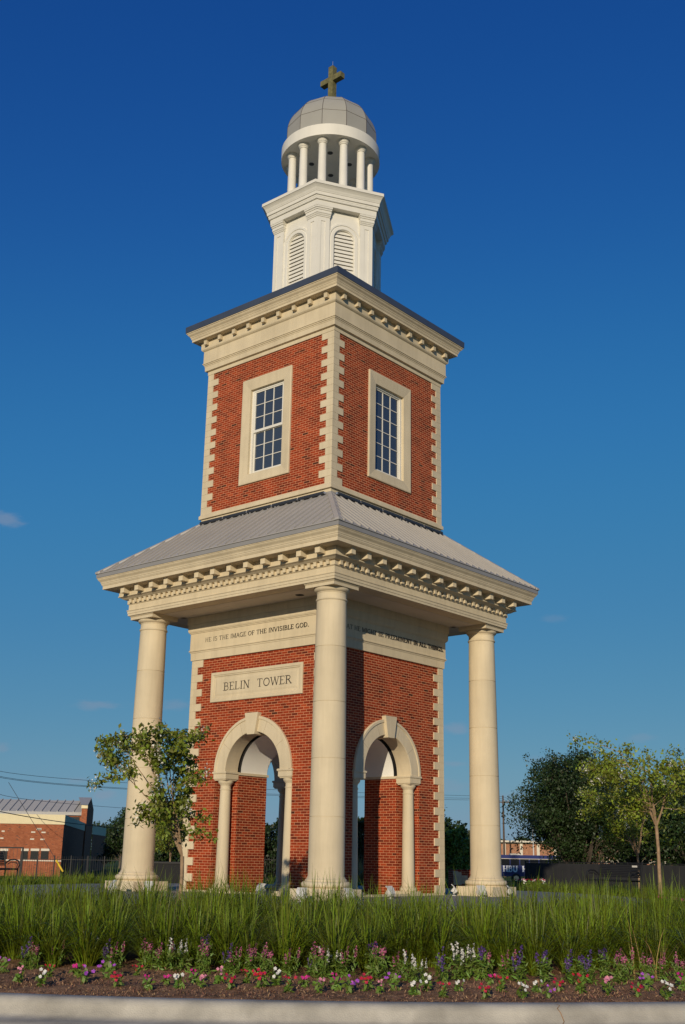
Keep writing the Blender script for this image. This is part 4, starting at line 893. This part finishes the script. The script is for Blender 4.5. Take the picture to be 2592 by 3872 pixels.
m = MB(); m.box(gx0 - .05, gx1 + .05, yg - .12, yg + .1, zc_ - .35, zc_ + .05); m.build('coping', M['cream'], bl)
# wing beyond the gable
w0 = at(352, 3140, 150); w1 = at(404, 3140, 168); zt1 = at(404, 3132, 168).z; zt0 = zt1
m = MB(); m.poly((w0.x, w0.y, zb), (w1.x, w1.y, zb), (w1.x, w1.y, zt1 - 1.1), (w0.x, w0.y, zt1 - 1.1)); m.build('wing_wall', M['far_brick'], bl)
m = MB(); m.poly((w0.x - .05, w0.y - .05, zt1 - 1.1), (w1.x - .05, w1.y - .05, zt1 - 1.1), (w1.x - .05, w1.y - .05, zt1), (w0.x - .05, w0.y - .05, zt1)); m.poly((w0.x - .05, w0.y, zt1), (w1.x - .05, w1.y, zt1), (w1.x - 2, w1.y + 1, zt1), (w0.x - 2, w0.y + 1, zt1)); m.build('wing_parapet', M['cream'], bl)

# ------------------------------------------------------------------ orange brick building at right
ob = thing('brick_building', 'low orange brick building with white pilasters behind the bus', 'building', (0, 0, 0))
D2 = 180; q0, q1 = at(1800, 3240, D2), at(2700, 3255, D2); zt_ = at(1985, 3190, D2).z; y2 = q0.y
m = MB(); m.box(q0.x, q1.x, y2, y2 + 14, -2.0, zt_); m.build('wall', M['far_brick2'], ob)
m = MB(); m.box(q0.x - .8, q1.x + .8, y2 - 1.0, y2 + 15, zt_ + .16, zt_ + .42); m.box(q0.x - .3, q1.x + .3, y2 - .4, y2 + 14.4, zt_, zt_ + .16); m.build('roof', M['palewhite'], ob)
x = at(1908, 3240, D2).x; stp = at(1972, 3240, D2).x - x
m = None
while x < q1.x:
    m = MB(); m.box(x - .22, x + .22, y2 - .25, y2 - .002, -2.0, zt_ - .002); m.build('pilaster', M['palewhite'], ob); x += stp
m = MB(); m.box(q0.x, q1.x, y2 - .1, y2 - .004, .55, 1.0); m.build('base_course', M['palewhite'], ob)

# ------------------------------------------------------------------ bus
BD = 126; b0, b1 = at(1850, 3240, BD), at(2154, 3240, BD); zb_ = -1.55; k_ = 1.0
bus = thing('bus', 'dark blue bus with white block letters behind the right column', 'bus', (b0.x, b0.y, zb_)); Lb = b1.x - b0.x
zt_ = at(2000, 3234, BD).z - zb_; zs0 = at(1950, 3314, BD).z - zb_
m = MB(); m.add([], []); prof = [(0, zs0), (Lb, zs0), (Lb, zt_ - .35), (Lb - .12, zt_ - .10), (Lb - .4, zt_), (.4, zt_), (.12, zt_ - .10), (0, zt_ - .35)]
n = len(prof); m.add([(x, 0, z) for x, z in prof] + [(x, 2.5, z) for x, z in prof], [tuple(range(n)), tuple(reversed(range(n, 2 * n)))] + [(i, i + n, (i + 1) % n + n, (i + 1) % n) for i in range(n)])
m.build('body', M['bus_blue'], bus, fix=True)
zw0, zw1 = at(1950, 3272, BD).z - zb_, at(1950, 3248, BD).z - zb_
nw = 8
for i in range(nw):
    m = MB(); m.box(.25 + i * (Lb - .4) / nw, .25 + (i + .88) * (Lb - .4) / nw, -.03, .02, zw0, zw1); m.build('window', M['bus_glass'], bus)
m = MB(); m.box(.2, Lb - .2, -.02, .02, zt_ - .42, zt_ - .36); m.build('roof_trim', M['palewhite'], bus)
m = MB(); m.box(Lb * .28, Lb * .42, .7, 1.8, zt_ - .01, zt_ + .16); m.build('roof_vent', M['palewhite'], bus)
tx0 = at(1902, 3290, BD).x - b0.x; tx1 = at(1959, 3290, BD).x - b0.x; ta, tb = at(1930, 3296, BD).z - zb_, at(1930, 3274, BD).z - zb_
m = MB(); lettering(m, 'HBU', lambda x, z, d: (x, -.02 - d, z), tx0, tx1, ta, tb - ta, .02, 2.0, .17); lettering(m, 'H', lambda x, z, d: (x, -.02 - d, z), tx1 + .45, tx1 + .45 + (tx1 - tx0) * .35, ta, tb - ta, .02, 2.0, .17); m.build('lettering', M['bus_white'], bus, fix=True)
for px in (1953, 2110):
    wx = at(px, 3320, BD).x - b0.x; m = MB()
    m.add(*(lambda N, r, y0, y1: ([(wx + r * math.cos(2 * math.pi * i / N), y, .46 + r * math.sin(2 * math.pi * i / N)) for y in (y0, y1) for i in range(N)], [tuple(range(N)), tuple(reversed(range(N, 2 * N)))] + [(i, i + N, (i + 1) % N + N, (i + 1) % N) for i in range(N)]))(22, .5, -.06, .3)); wo_ = m.build('wheel', M['rubber'], bus, fix=True)
    m = MB(); m.add(*(lambda N, r, y0, y1: ([(wx + r * math.cos(2 * math.pi * i / N), y, .46 + r * math.sin(2 * math.pi * i / N)) for y in (y0, y1) for i in range(N)], [tuple(range(N)), tuple(reversed(range(N, 2 * N)))] + [(i, i + N, (i + 1) % N + N, (i + 1) % N) for i in range(N)]))(18, .28, -.10, -.05)); m.build('rim', M['chrome'], wo_, fix=True)

# ------------------------------------------------------------------ fences
FD = 60; f0, f1 = at(1988, 3260, FD), at(2760, 3260, FD); zf = -1.05
fe = thing('screened_fence', 'black screened fence between the plaque bench and the bus', 'fence', (f0.x, f0.y, zf)); Lf = f1.x - f0.x; ht = at(2200, 3266, FD).z - zf
m = MB(); ns = 60
for i in range(ns):
    x0, x1 = Lf * i / ns, Lf * (i + 1) / ns; y0, y1 = .02 * math.sin(i * 2.3), .02 * math.sin((i + 1) * 2.3); m.poly((x0, y0, .05), (x1, y1, .05), (x1, y1 * .5, ht), (x0, y0 * .5, ht)); m.poly((x0, y0 + .01, .05), (x0, y0 * .5 + .01, ht), (x1, y1 * .5 + .01, ht), (x1, y1 + .01, .05))
m.build('screen', M['screen'], fe)
for i in range(7):
    m = MB(); m.tube([(Lf * i / 6, .06, -.1), (Lf * i / 6, .06, ht + .12)], .035, 8); m.build('post', M['blackmetal'], fe)
m = MB(); m.tube([(0, .06, ht + .06), (Lf, .06, ht + .06)], .02, 6); m.build('top_rail', M['blackmetal'], fe)
def picket(px0, px1, dist, ptop, label, posts):
    a, b_ = at(px0, 3240, dist), at(px1, 3240, dist); z0 = -1.1; t = thing('picket_fence', label, 'fence', (a.x, a.y, z0), math.atan2(b_.y - a.y, b_.x - a.x)); L_ = math.hypot(b_.x - a.x, b_.y - a.y); h_ = at(px0, ptop, dist).z - z0
    m = MB(); n_ = int(L_ / .115)
    for i in range(n_): m.box(i * .115, i * .115 + .011, -.006, .006, .08, h_)
    m.build('pickets', M['blackmetal'], t); m = MB()
    for z in (.16, h_ - .18): m.box(0, L_, -.015, .015, z, z + .025)
    m.build('rails', M['blackmetal'], t)
    for i in range(posts):
        m = MB(); m.box(L_ * i / (posts - 1) - .025, L_ * i / (posts - 1) + .025, -.025, .025, -.1, h_ + .03); m.build('post', M['blackmetal'], t)
picket(81, 460, 60, 3234, 'thin black picket fence in front of the cream parapet building', 7)
picket(985, 1400, 58, 3236, 'thin black picket fence seen low through the archways', 4)
gt = thing('fence_gate', 'black framed fence gate behind the bench at the left edge', 'gate', at(-60, 3290, 46)); gt.location.z = -.8; gw = at(80, 3290, 46).x - at(-60, 3290, 46).x; gh = at(80, 3203, 46).z + .8
m = MB(); m.box(-.03, .03, -.03, .03, 0, gh); m.box(gw - .03, gw + .03, -.03, .03, 0, gh); m.box(.031, gw - .031, -.025, .025, gh - .05, gh); m.box(.031, gw - .031, -.025, .025, .1, .14); m.build('gate_frame', M['blackmetal'], gt)
m = MB()
for i in range(int(gw / .14)): m.box(.1 + i * .14, .108 + i * .14, -.004, .004, .14, gh - .051)
m.build('mesh_wires', M['wire'], gt)

# ------------------------------------------------------------------ poles and wires
def pole(name, label, px, pbase, ptop, dist, r, material, arm=False):
    a, b_ = at(px, pbase, dist), at(px - 4, ptop, dist); t = thing(name, label, 'pole', (a.x, a.y, -1.7)); h_ = b_.z + 1.7
    m = MB(); m.tube([(0, 0, 0), (0, 0, h_ * .5), (0, 0, h_)], [r, r * .85, r * .65], 10); m.build('mast', material, t)
    if arm:
        m = MB(); m.box(-.9, .9, -.07, .07, h_ - 1.0, h_ - .85); m.build('crossarm', material, t)
        for x in (-.75, .75, .2):
            i_ = MB(); i_.lathe([(.05, h_ - .85), (.07, h_ - .75), (.04, h_ - .62)], x, 0, 8); i_.build('insulator', M['lamp_white'], t)
pole('utility_pole', 'wooden utility pole beside the right column', 1908, 3240, 3008, 165, .17, M['woodpole'], True)
pole('white_pole', 'thin white pole against the orange brick building', 2019, 3240, 3112, 150, .10, M['lamp_white'])
pole('utility_pole', 'short dark pole seen through the left archway', 1009, 3240, 3170, 90, .08, M['woodpole'])
def wire(label, pts, r=.022):
    P = [at(*p) for p in pts]; out = []
    for i in range(25):          # smooth curve through three points
        t = i / 24 * 2; L0 = (t - 1) * (t - 2) / 2; L1 = -t * (t - 2); L2 = t * (t - 1) / 2; out.append(P[0] * L0 + P[1] * L1 + P[2] * L2)
    m = MB(); m.tube(out, r, 5); tag(m.build('power_line', M['wire'], None), label, 'wire', 'overhead wires')
wire('topmost overhead wire left of the left column', [(-20, 2876, 95), (480, 2960, 120), (1903, 3012, 165)], .020)
wire('middle overhead wire of the upper three', [(-20, 2884, 95), (470, 2980, 120), (1903, 3020, 165)], .020)
wire('lowest overhead wire of the upper three, close under the middle one', [(-20, 2891, 95), (470, 2983.5, 120), (1903, 3027, 165)], .020)
wire('overhead wire crossing in front of the grey seamed roof', [(-20, 2990, 90), (330, 3045, 120), (1000, 3085, 170)], .018)
wire('thick overhead wire crossing the cream parapet', [(-20, 3064, 80), (235, 3108, 95), (480, 3134, 110)], .032)
wire('overhead wire from the utility pole to the oak, upper', [(1903, 3012, 165), (1960, 3034, 130), (2060, 3062, 95)], .020)
wire('overhead wire from the utility pole to the oak, lower', [(1903, 3022, 165), (1960, 3044, 130), (2060, 3072, 95)], .020)
wire('faint low wire right of the right column', [(1903, 3112, 165), (2000, 3128, 150), (2120, 3150, 130)], .016)
gw_ = thing('guy_wire', 'slanting guy wire with a yellow guard in front of the left building', 'wire', (0, 0, 0))
A_, B_, C_ = at(33, 2958, 56), at(213, 3252, 56), at(239, 3296, 56)
m = MB(); m.tube([A_, B_], .012, 5); m.build('cable', M['wire'], gw_)
m = MB(); m.tube([B_, C_], .045, 8); m.build('yellow_guard', M['yellow'], gw_)

# ------------------------------------------------------------------ ornamental grass: blades, far too many to count
def blades(rng, base, L, lean, az, w, droop):
    n = len(base); d = np.stack([np.cos(az), np.sin(az), np.zeros(n)], 1); s = np.stack([-np.sin(az), np.cos(az), np.zeros(n)], 1)
    tw = rng.uniform(-.9, .9, n)[:, None]; s = s * np.cos(tw) + d * np.sin(tw)
    V = []
    for t, wf in ((0, .8), (.35, 1.0), (.7, .75), (1.0, .12)):
        up = (t - droop * t ** 2.2); out = lean * (t ** 1.6)
        c = base + d * (L * out)[:, None]; c[:, 2] += L * up
        V += [c - s * (w * wf / 2)[:, None], c + s * (w * wf / 2)[:, None]]
    v = np.stack(V, 1).reshape(-1, 3); o = (np.arange(n) * 8)[:, None]
    q = np.concatenate([o + np.array([[0, 1, 3, 2]]), o + np.array([[2, 3, 5, 4]]), o + np.array([[4, 5, 7, 6]])], 1).reshape(-1, 4)
    return v, q
def grass(name, seed, clumps, per, Lr, label, material, wid=.009, spread=.10):
    rng = np.random.default_rng(seed); B = []; LL = []; LE = []; AZ = []; DR = []
    for cx_, cy_, sc, n in clumps:
        n = int(n * per); a = rng.uniform(0, 2 * np.pi, n); rr = spread * sc * np.sqrt(rng.uniform(0, 1, n)); x = cx_ + rr * np.cos(a); y = cy_ + rr * np.sin(a)
        z = np.array([zbed(math.hypot(u, v_)) for u, v_ in zip(x, y)]) - .01
        B.append(np.stack([x, y, z], 1)); LL.append(sc * rng.uniform(Lr[0], Lr[1], n)); le = np.abs(rng.normal(.36, .28, n)).clip(.02, 1.1); arch = rng.random(n) < .34; le = np.where(arch, rng.uniform(.75, 1.25, n), le); LL[-1] = LL[-1] * np.where(arch, 1.12, .92); LE.append(le); AZ.append(a + rng.normal(0, .7, n)); DR.append((.03 + .60 * le + rng.normal(0, .08, n)).clip(0, .9))
    B = np.concatenate(B); v, q = blades(rng, B, np.concatenate(LL), np.concatenate(LE), np.concatenate(AZ), wid * rng.uniform(.7, 1.3, len(B)), np.concatenate(DR))
    return tag(np_mesh(name, v, q, material), label, 'grass', kind='stuff')
rg = random.Random(5); C_front = []; C_back = []; dry = []
cell = .50; nx = int(40 / cell)
for ix in range(-nx // 2, nx // 2):
    for iy in range(-nx // 2, nx // 2):
        x = ix * cell + rg.uniform(-.23, .23); y = iy * cell + rg.uniform(-.23, .23); r = math.hypot(x, y); cd = y + 31.6
        if r < (11.5 if y < -2 and abs(x) < 8 else 10.2) or r > 16.9: continue
        lim = .345 * cd + 1.6
        if abs(x) > lim: continue
        front = y < -1
        if not front and rg.random() < .35: continue
        sc = rg.uniform(.68, 1.18) * (1.0 if r > 11 else .85)
        if -13.6 < y and x > 1.0 and x < 3.2 and front: sc *= .8
        (C_front if front else C_back).append((x, y, sc, rg.uniform(.7, 1.25) * (1.0 if y < -11.5 else .6)))
for i in range(46):           # front row of bigger clumps
    a = -math.pi / 2 + (i - 23) * .0205 + rg.uniform(-.006, .006); r = 16.9 + rg.uniform(-.3, .3); C_front.append((r * math.cos(a), r * math.sin(a), rg.uniform(.85, 1.2), 1.5))
grass('ornamental_grass', 1, C_front, 145, (.40, 1.10), 'long arching green ornamental grass in front of the tower', M['blade'], .0115, .085)
grass('ornamental_grass', 2, C_back, 75, (.30, .64), 'green ornamental grass round the back of the plaza', M['blade'], .014)
for i in range(170):
    a = -math.pi / 2 + rg.uniform(-.25, .25); r = rg.uniform(12.5, 16.6); dry.append((r * math.cos(a), r * math.sin(a), rg.uniform(.6, 1.0), rg.uniform(.2, .8)))
p = on_ground(2470, 3690, -.4); dry += [(p.x + dx, p.y + dy, 1.05, .7) for dx, dy in ((0, 0), (.14, .1), (-.15, .12))]
p = on_ground(30, 3600, -.4); dry += [(p.x, p.y, .8, 2.0), (p.x + .2, p.y + .1, .7, 1.5)]
grass('dry_grass', 3, dry, 12, (.4, .85), 'straw coloured dead blades among the green grass', M['dryblade'], .010, .13)
p = at(1372, 3330, 46); st = [(p.x + dx, p.y + dy, 1.5, 2.0) for dx, dy in ((0, 0), (.4, .2), (-.4, .1))]
tag(grass('straw_grass', 4, st, 60, (.7, 1.1), 'pale straw grass clump seen low through the right archway', M['dryblade'], .025, .25), kind='thing', cat='grass clump')

# joints and cracks across the kerb
for px in (2112,):
    p = on_ground(px, 3800, -.5); a = math.atan2(p.y, p.x); m = MB(); prof = [(19.385, -.4985), (19.432, -.5065), (19.468, -.529), (19.503, -.564), (19.548, -.644), (19.60, -.670)]
    P = [[(r * math.cos(a + (j - .5) * .0005 + .0012 * math.sin(i * 2.1)), r * math.sin(a + (j - .5) * .0005 + .0012 * math.sin(i * 2.1)), z) for j in (0, 1)] for i, (r, z) in enumerate(prof)]
    for q0, q1 in zip(P, P[1:]): m.poly(q0[0], q1[0], q1[1], q0[1])
    tag(m.build('kerb_joint', M['mulch']), kind='structure')
# bark chips on the bed
rng = np.random.default_rng(9); n = 16000; a = -np.pi / 2 + rng.uniform(-.27, .27, n); r = 19.17 - np.abs(rng.normal(0, 1.1, n)).clip(0, 3.2)
cen = np.stack([r * np.cos(a), r * np.sin(a), np.array([zbed(x) for x in r]) + rng.uniform(.0, .02, n)], 1); v, q = leaf_mesh(rng, cen, .034, .28, 1.2); tag(np_mesh('bark_chips', v, q, M['chip']), 'loose bark chips scattered over the mulch', 'mulch', kind='stuff')

# ------------------------------------------------------------------ bedding flowers along the kerb
def petals(rng, c, nrm, size, n=5):
    nrm = nrm / np.linalg.norm(nrm); a = np.cross(nrm, [.3, .2, 1.0]); a /= np.linalg.norm(a); b_ = np.cross(nrm, a); V = []; Q_ = []
    for i in range(n):
        t = 2 * math.pi * i / n; d = a * math.cos(t) + b_ * math.sin(t); e_ = -a * math.sin(t) + b_ * math.cos(t)
        V += [c, c + d * size * .6 + e_ * size * .42, c + d * size + nrm * size * .1, c + d * size * .6 - e_ * size * .42]; Q_.append([4 * i, 4 * i + 1, 4 * i + 2, 4 * i + 3])
    return np.array(V), np.array(Q_)
def vinca_proto(col, seed):
    rng = np.random.default_rng(seed); t = thing('bedding_plant', 'x', 'flower'); hgt = .135
    cen = []; 
    for i in range(5):
        a = rng.uniform(0, 6.28); e_ = np.array([.05 * math.cos(a), .05 * math.sin(a), hgt * rng.uniform(.7, 1.1)]); s = rng.uniform(.1, 1, 9)[:, None]; cen.append(e_ * s)
    v, q = leaf_mesh(rng, np.concatenate(cen), .062, .5, .3); np_mesh('foliage', v, q, M['leaf_bed'], t)
    V = []; Q_ = []; o = 0
    for i in range(rng.integers(4, 7)):
        c = np.array([rng.normal() * .045, rng.normal() * .04 - .02, hgt * rng.uniform(.75, 1.35)]); v, q = petals(rng, c, np.array([rng.normal() * .5, -1.0, .7 + rng.normal() * .3]), rng.uniform(.018, .028)); V.append(v); Q_.append(q + o); o += len(v)
    np_mesh('blooms', np.concatenate(V), np.concatenate(Q_), PETAL[col], t); return t
def spike_proto(col, seed):
    rng = np.random.default_rng(seed); t = thing('spike_flower', 'x', 'flower'); V = []; cenl = []
    for i in range(rng.integers(4, 7)):
        x, y = rng.normal() * .06, rng.normal() * .05; h_ = rng.uniform(.26, .40); lx = rng.normal() * .03
        for k in range(30):
            z = h_ - .14 * rng.random(); V.append([x + lx * z / h_ + rng.normal() * .007, y + rng.normal() * .007, z])
        for k in range(44): z = rng.uniform(.02, h_ - .10); cenl.append([x + lx * z / h_ + rng.normal() * .022, y + rng.normal() * .022, z])
    v, q = leaf_mesh(rng, np.array(cenl), .07, .24, .1); np_mesh('foliage', v, q, M['leaf_bed'], t)
    v, q = leaf_mesh(rng, np.array(V), .020, .9, .2); np_mesh('blooms', v, q, PETAL[col], t); return t
O1, O2, O3 = 0, 850, 1692
VIN = [(O1, 15, 570, 'purple'), (O1, 120, 635, 'pink'), (O1, 265, 660, 'white'), (O1, 330, 600, 'red'), (O1, 505, 600, 'magenta'), (O1, 555, 640, 'purple'), (O1, 700, 620, 'purple'), (O1, 770, 672, 'red'), (O1, 905, 605, 'red'), (O1, 978, 682, 'magenta'), (O1, 1095, 655, 'magenta'), (O1, 1185, 680, 'white'), (O1, 1285, 645, 'magenta'), (O1, 1335, 680, 'pink'), (O1, 1435, 655, 'pink'), (O1, 1515, 682, 'red'),
 (O2, 150, 650, 'red'), (O2, 240, 672, 'red'), (O2, 330, 665, 'white'), (O2, 425, 705, 'red'), (O2, 525, 670, 'magenta'), (O2, 625, 705, 'pink'), (O2, 738, 688, 'magenta'), (O2, 818, 705, 'purple'), (O2, 940, 690, 'red'), (O2, 1018, 710, 'pink'), (O2, 1110, 690, 'purple'), (O2, 1255, 725, 'white'), (O2, 1330, 692, 'white'), (O2, 1445, 735, 'red'), (O2, 1545, 700, 'white'),
 (O3, 250, 742, 'red'), (O3, 278, 650, 'magenta'), (O3, 360, 702, 'red'), (O3, 500, 745, 'white'), (O3, 592, 705, 'white'), (O3, 665, 740, 'purple'), (O3, 738, 700, 'red'), (O3, 888, 702, 'red'), (O3, 1068, 712, 'pink'), (O3, 1250, 740, 'red'), (O3, 1320, 692, 'purple'), (O3, 1452, 745, 'white'), (O3, 1560, 690, 'magenta')]
SPK = [(O1, 165, 540, 'violet'), (O1, 215, 545, 'rose'), (O1, 345, 520, 'violet'), (O1, 375, 535, 'rose'), (O1, 540, 520, 'rose'), (O1, 590, 520, 'white'), (O1, 690, 540, 'violet'), (O1, 770, 560, 'rose'), (O1, 960, 550, 'rose'), (O1, 1095, 565, 'rose'), (O1, 1165, 565, 'white'), (O1, 1340, 580, 'rose'), (O1, 1310, 545, 'violet'), (O1, 1500, 570, 'violet'), (O1, 1550, 590, 'rose'),
 (O2, 170, 580, 'rose'), (O2, 225, 600, 'rose'), (O2, 275, 600, 'rose'), (O2, 390, 540, 'violet'), (O2, 450, 600, 'rose'), (O2, 575, 595, 'violet'), (O2, 610, 610, 'rose'), (O2, 655, 605, 'white'), (O2, 725, 590, 'white'), (O2, 825, 610, 'rose'), (O2, 940, 585, 'violet'), (O2, 1015, 615, 'rose'), (O2, 1160, 620, 'rose'), (O2, 1215, 630, 'white'), (O2, 1285, 640, 'white'), (O2, 1420, 640, 'violet'), (O2, 1540, 620, 'white'),
 (O3, 125, 610, 'white'), (O3, 190, 620, 'violet'), (O3, 250, 615, 'rose'), (O3, 415, 625, 'rose'), (O3, 470, 635, 'violet'), (O3, 605, 645, 'violet'), (O3, 800, 640, 'violet'), (O3, 860, 615, 'violet'), (O3, 930, 640, 'violet'), (O3, 1000, 600, 'violet'), (O3, 1150, 640, 'rose'), (O3, 1190, 630, 'rose'), (O3, 1320, 640, 'rose'), (O3, 1480, 640, 'rose'), (O3, 1540, 630, 'rose')]
def bed_point(px, py):
    z = -.45
    for _ in range(6): p = on_ground(px, py, z); z = zbed(math.hypot(p.x, p.y))
    return p
CNAME = {'violet': 'dark violet', 'rose': 'dusty pink'}
rg = random.Random(17)
def plant(lst, proto, kind, group):
    cols = {}
    for o, x, y, c in lst: cols.setdefault(c, []).append((o + x * .574, 3350 + y * .574))
    for ci, (c, pts) in enumerate(cols.items()):
        pts.sort(); protos = []
        for i, (px, py) in enumerate(pts):
            lab = '%s %s %s from the left %s' % (ORD[i], CNAME.get(c, c), kind, 'in the mulch along the kerb' if kind[0] == 'p' else 'in front of the tall grass')
            p = bed_point(px, py); s = rg.uniform(.72, 1.08)
            if i < 2:
                t = proto(c, 100 * ci + i + len(lst)); t.location = p; t.scale = (s,) * 3; t['label'] = lab; t['group'] = group; protos.append(t)
            else: dup(protos[i % 2], p, rg.uniform(-.5, .5), lab, (s,) * 3)
plant(VIN, vinca_proto, 'periwinkle', 'periwinkles along the kerb')
plant(SPK, spike_proto, 'spiky flower clump', 'spiky flowers behind the periwinkles')
# beds of flowers behind the plaza
fr0 = None
for i in range(12):
    p = on_ground(1962 + i * 9, 3358, -.1); c = ('red', 'red', 'white', 'pink')[i % 4]
    t = dup(next(o for o in COL.objects if o.name.startswith('bedding_plant') and o.children and any(ch.data and ch.data.materials[0] == PETAL[c] for ch in o.children if ch.type == 'MESH')), p, rg.uniform(0, 6), '%s periwinkle from the left in the far strip right of the columns (%s)' % (ORD[i], c), (1.7,) * 3); t['group'] = 'flowers right of the right column'
for i in range(7):
    p = on_ground(2490 + i * 17, 3424 + 2 * i, -.1); t = dup(next(o for o in COL.objects if o.name.startswith('bedding_plant') and o.children and any(ch.data and ch.data.materials[0] == PETAL['magenta'] for ch in o.children if ch.type == 'MESH')), p, rg.uniform(0, 6), '%s magenta periwinkle from the left under the taller crape myrtle' % ORD[i], (1.4,) * 3); t['group'] = 'flowers at the right edge'
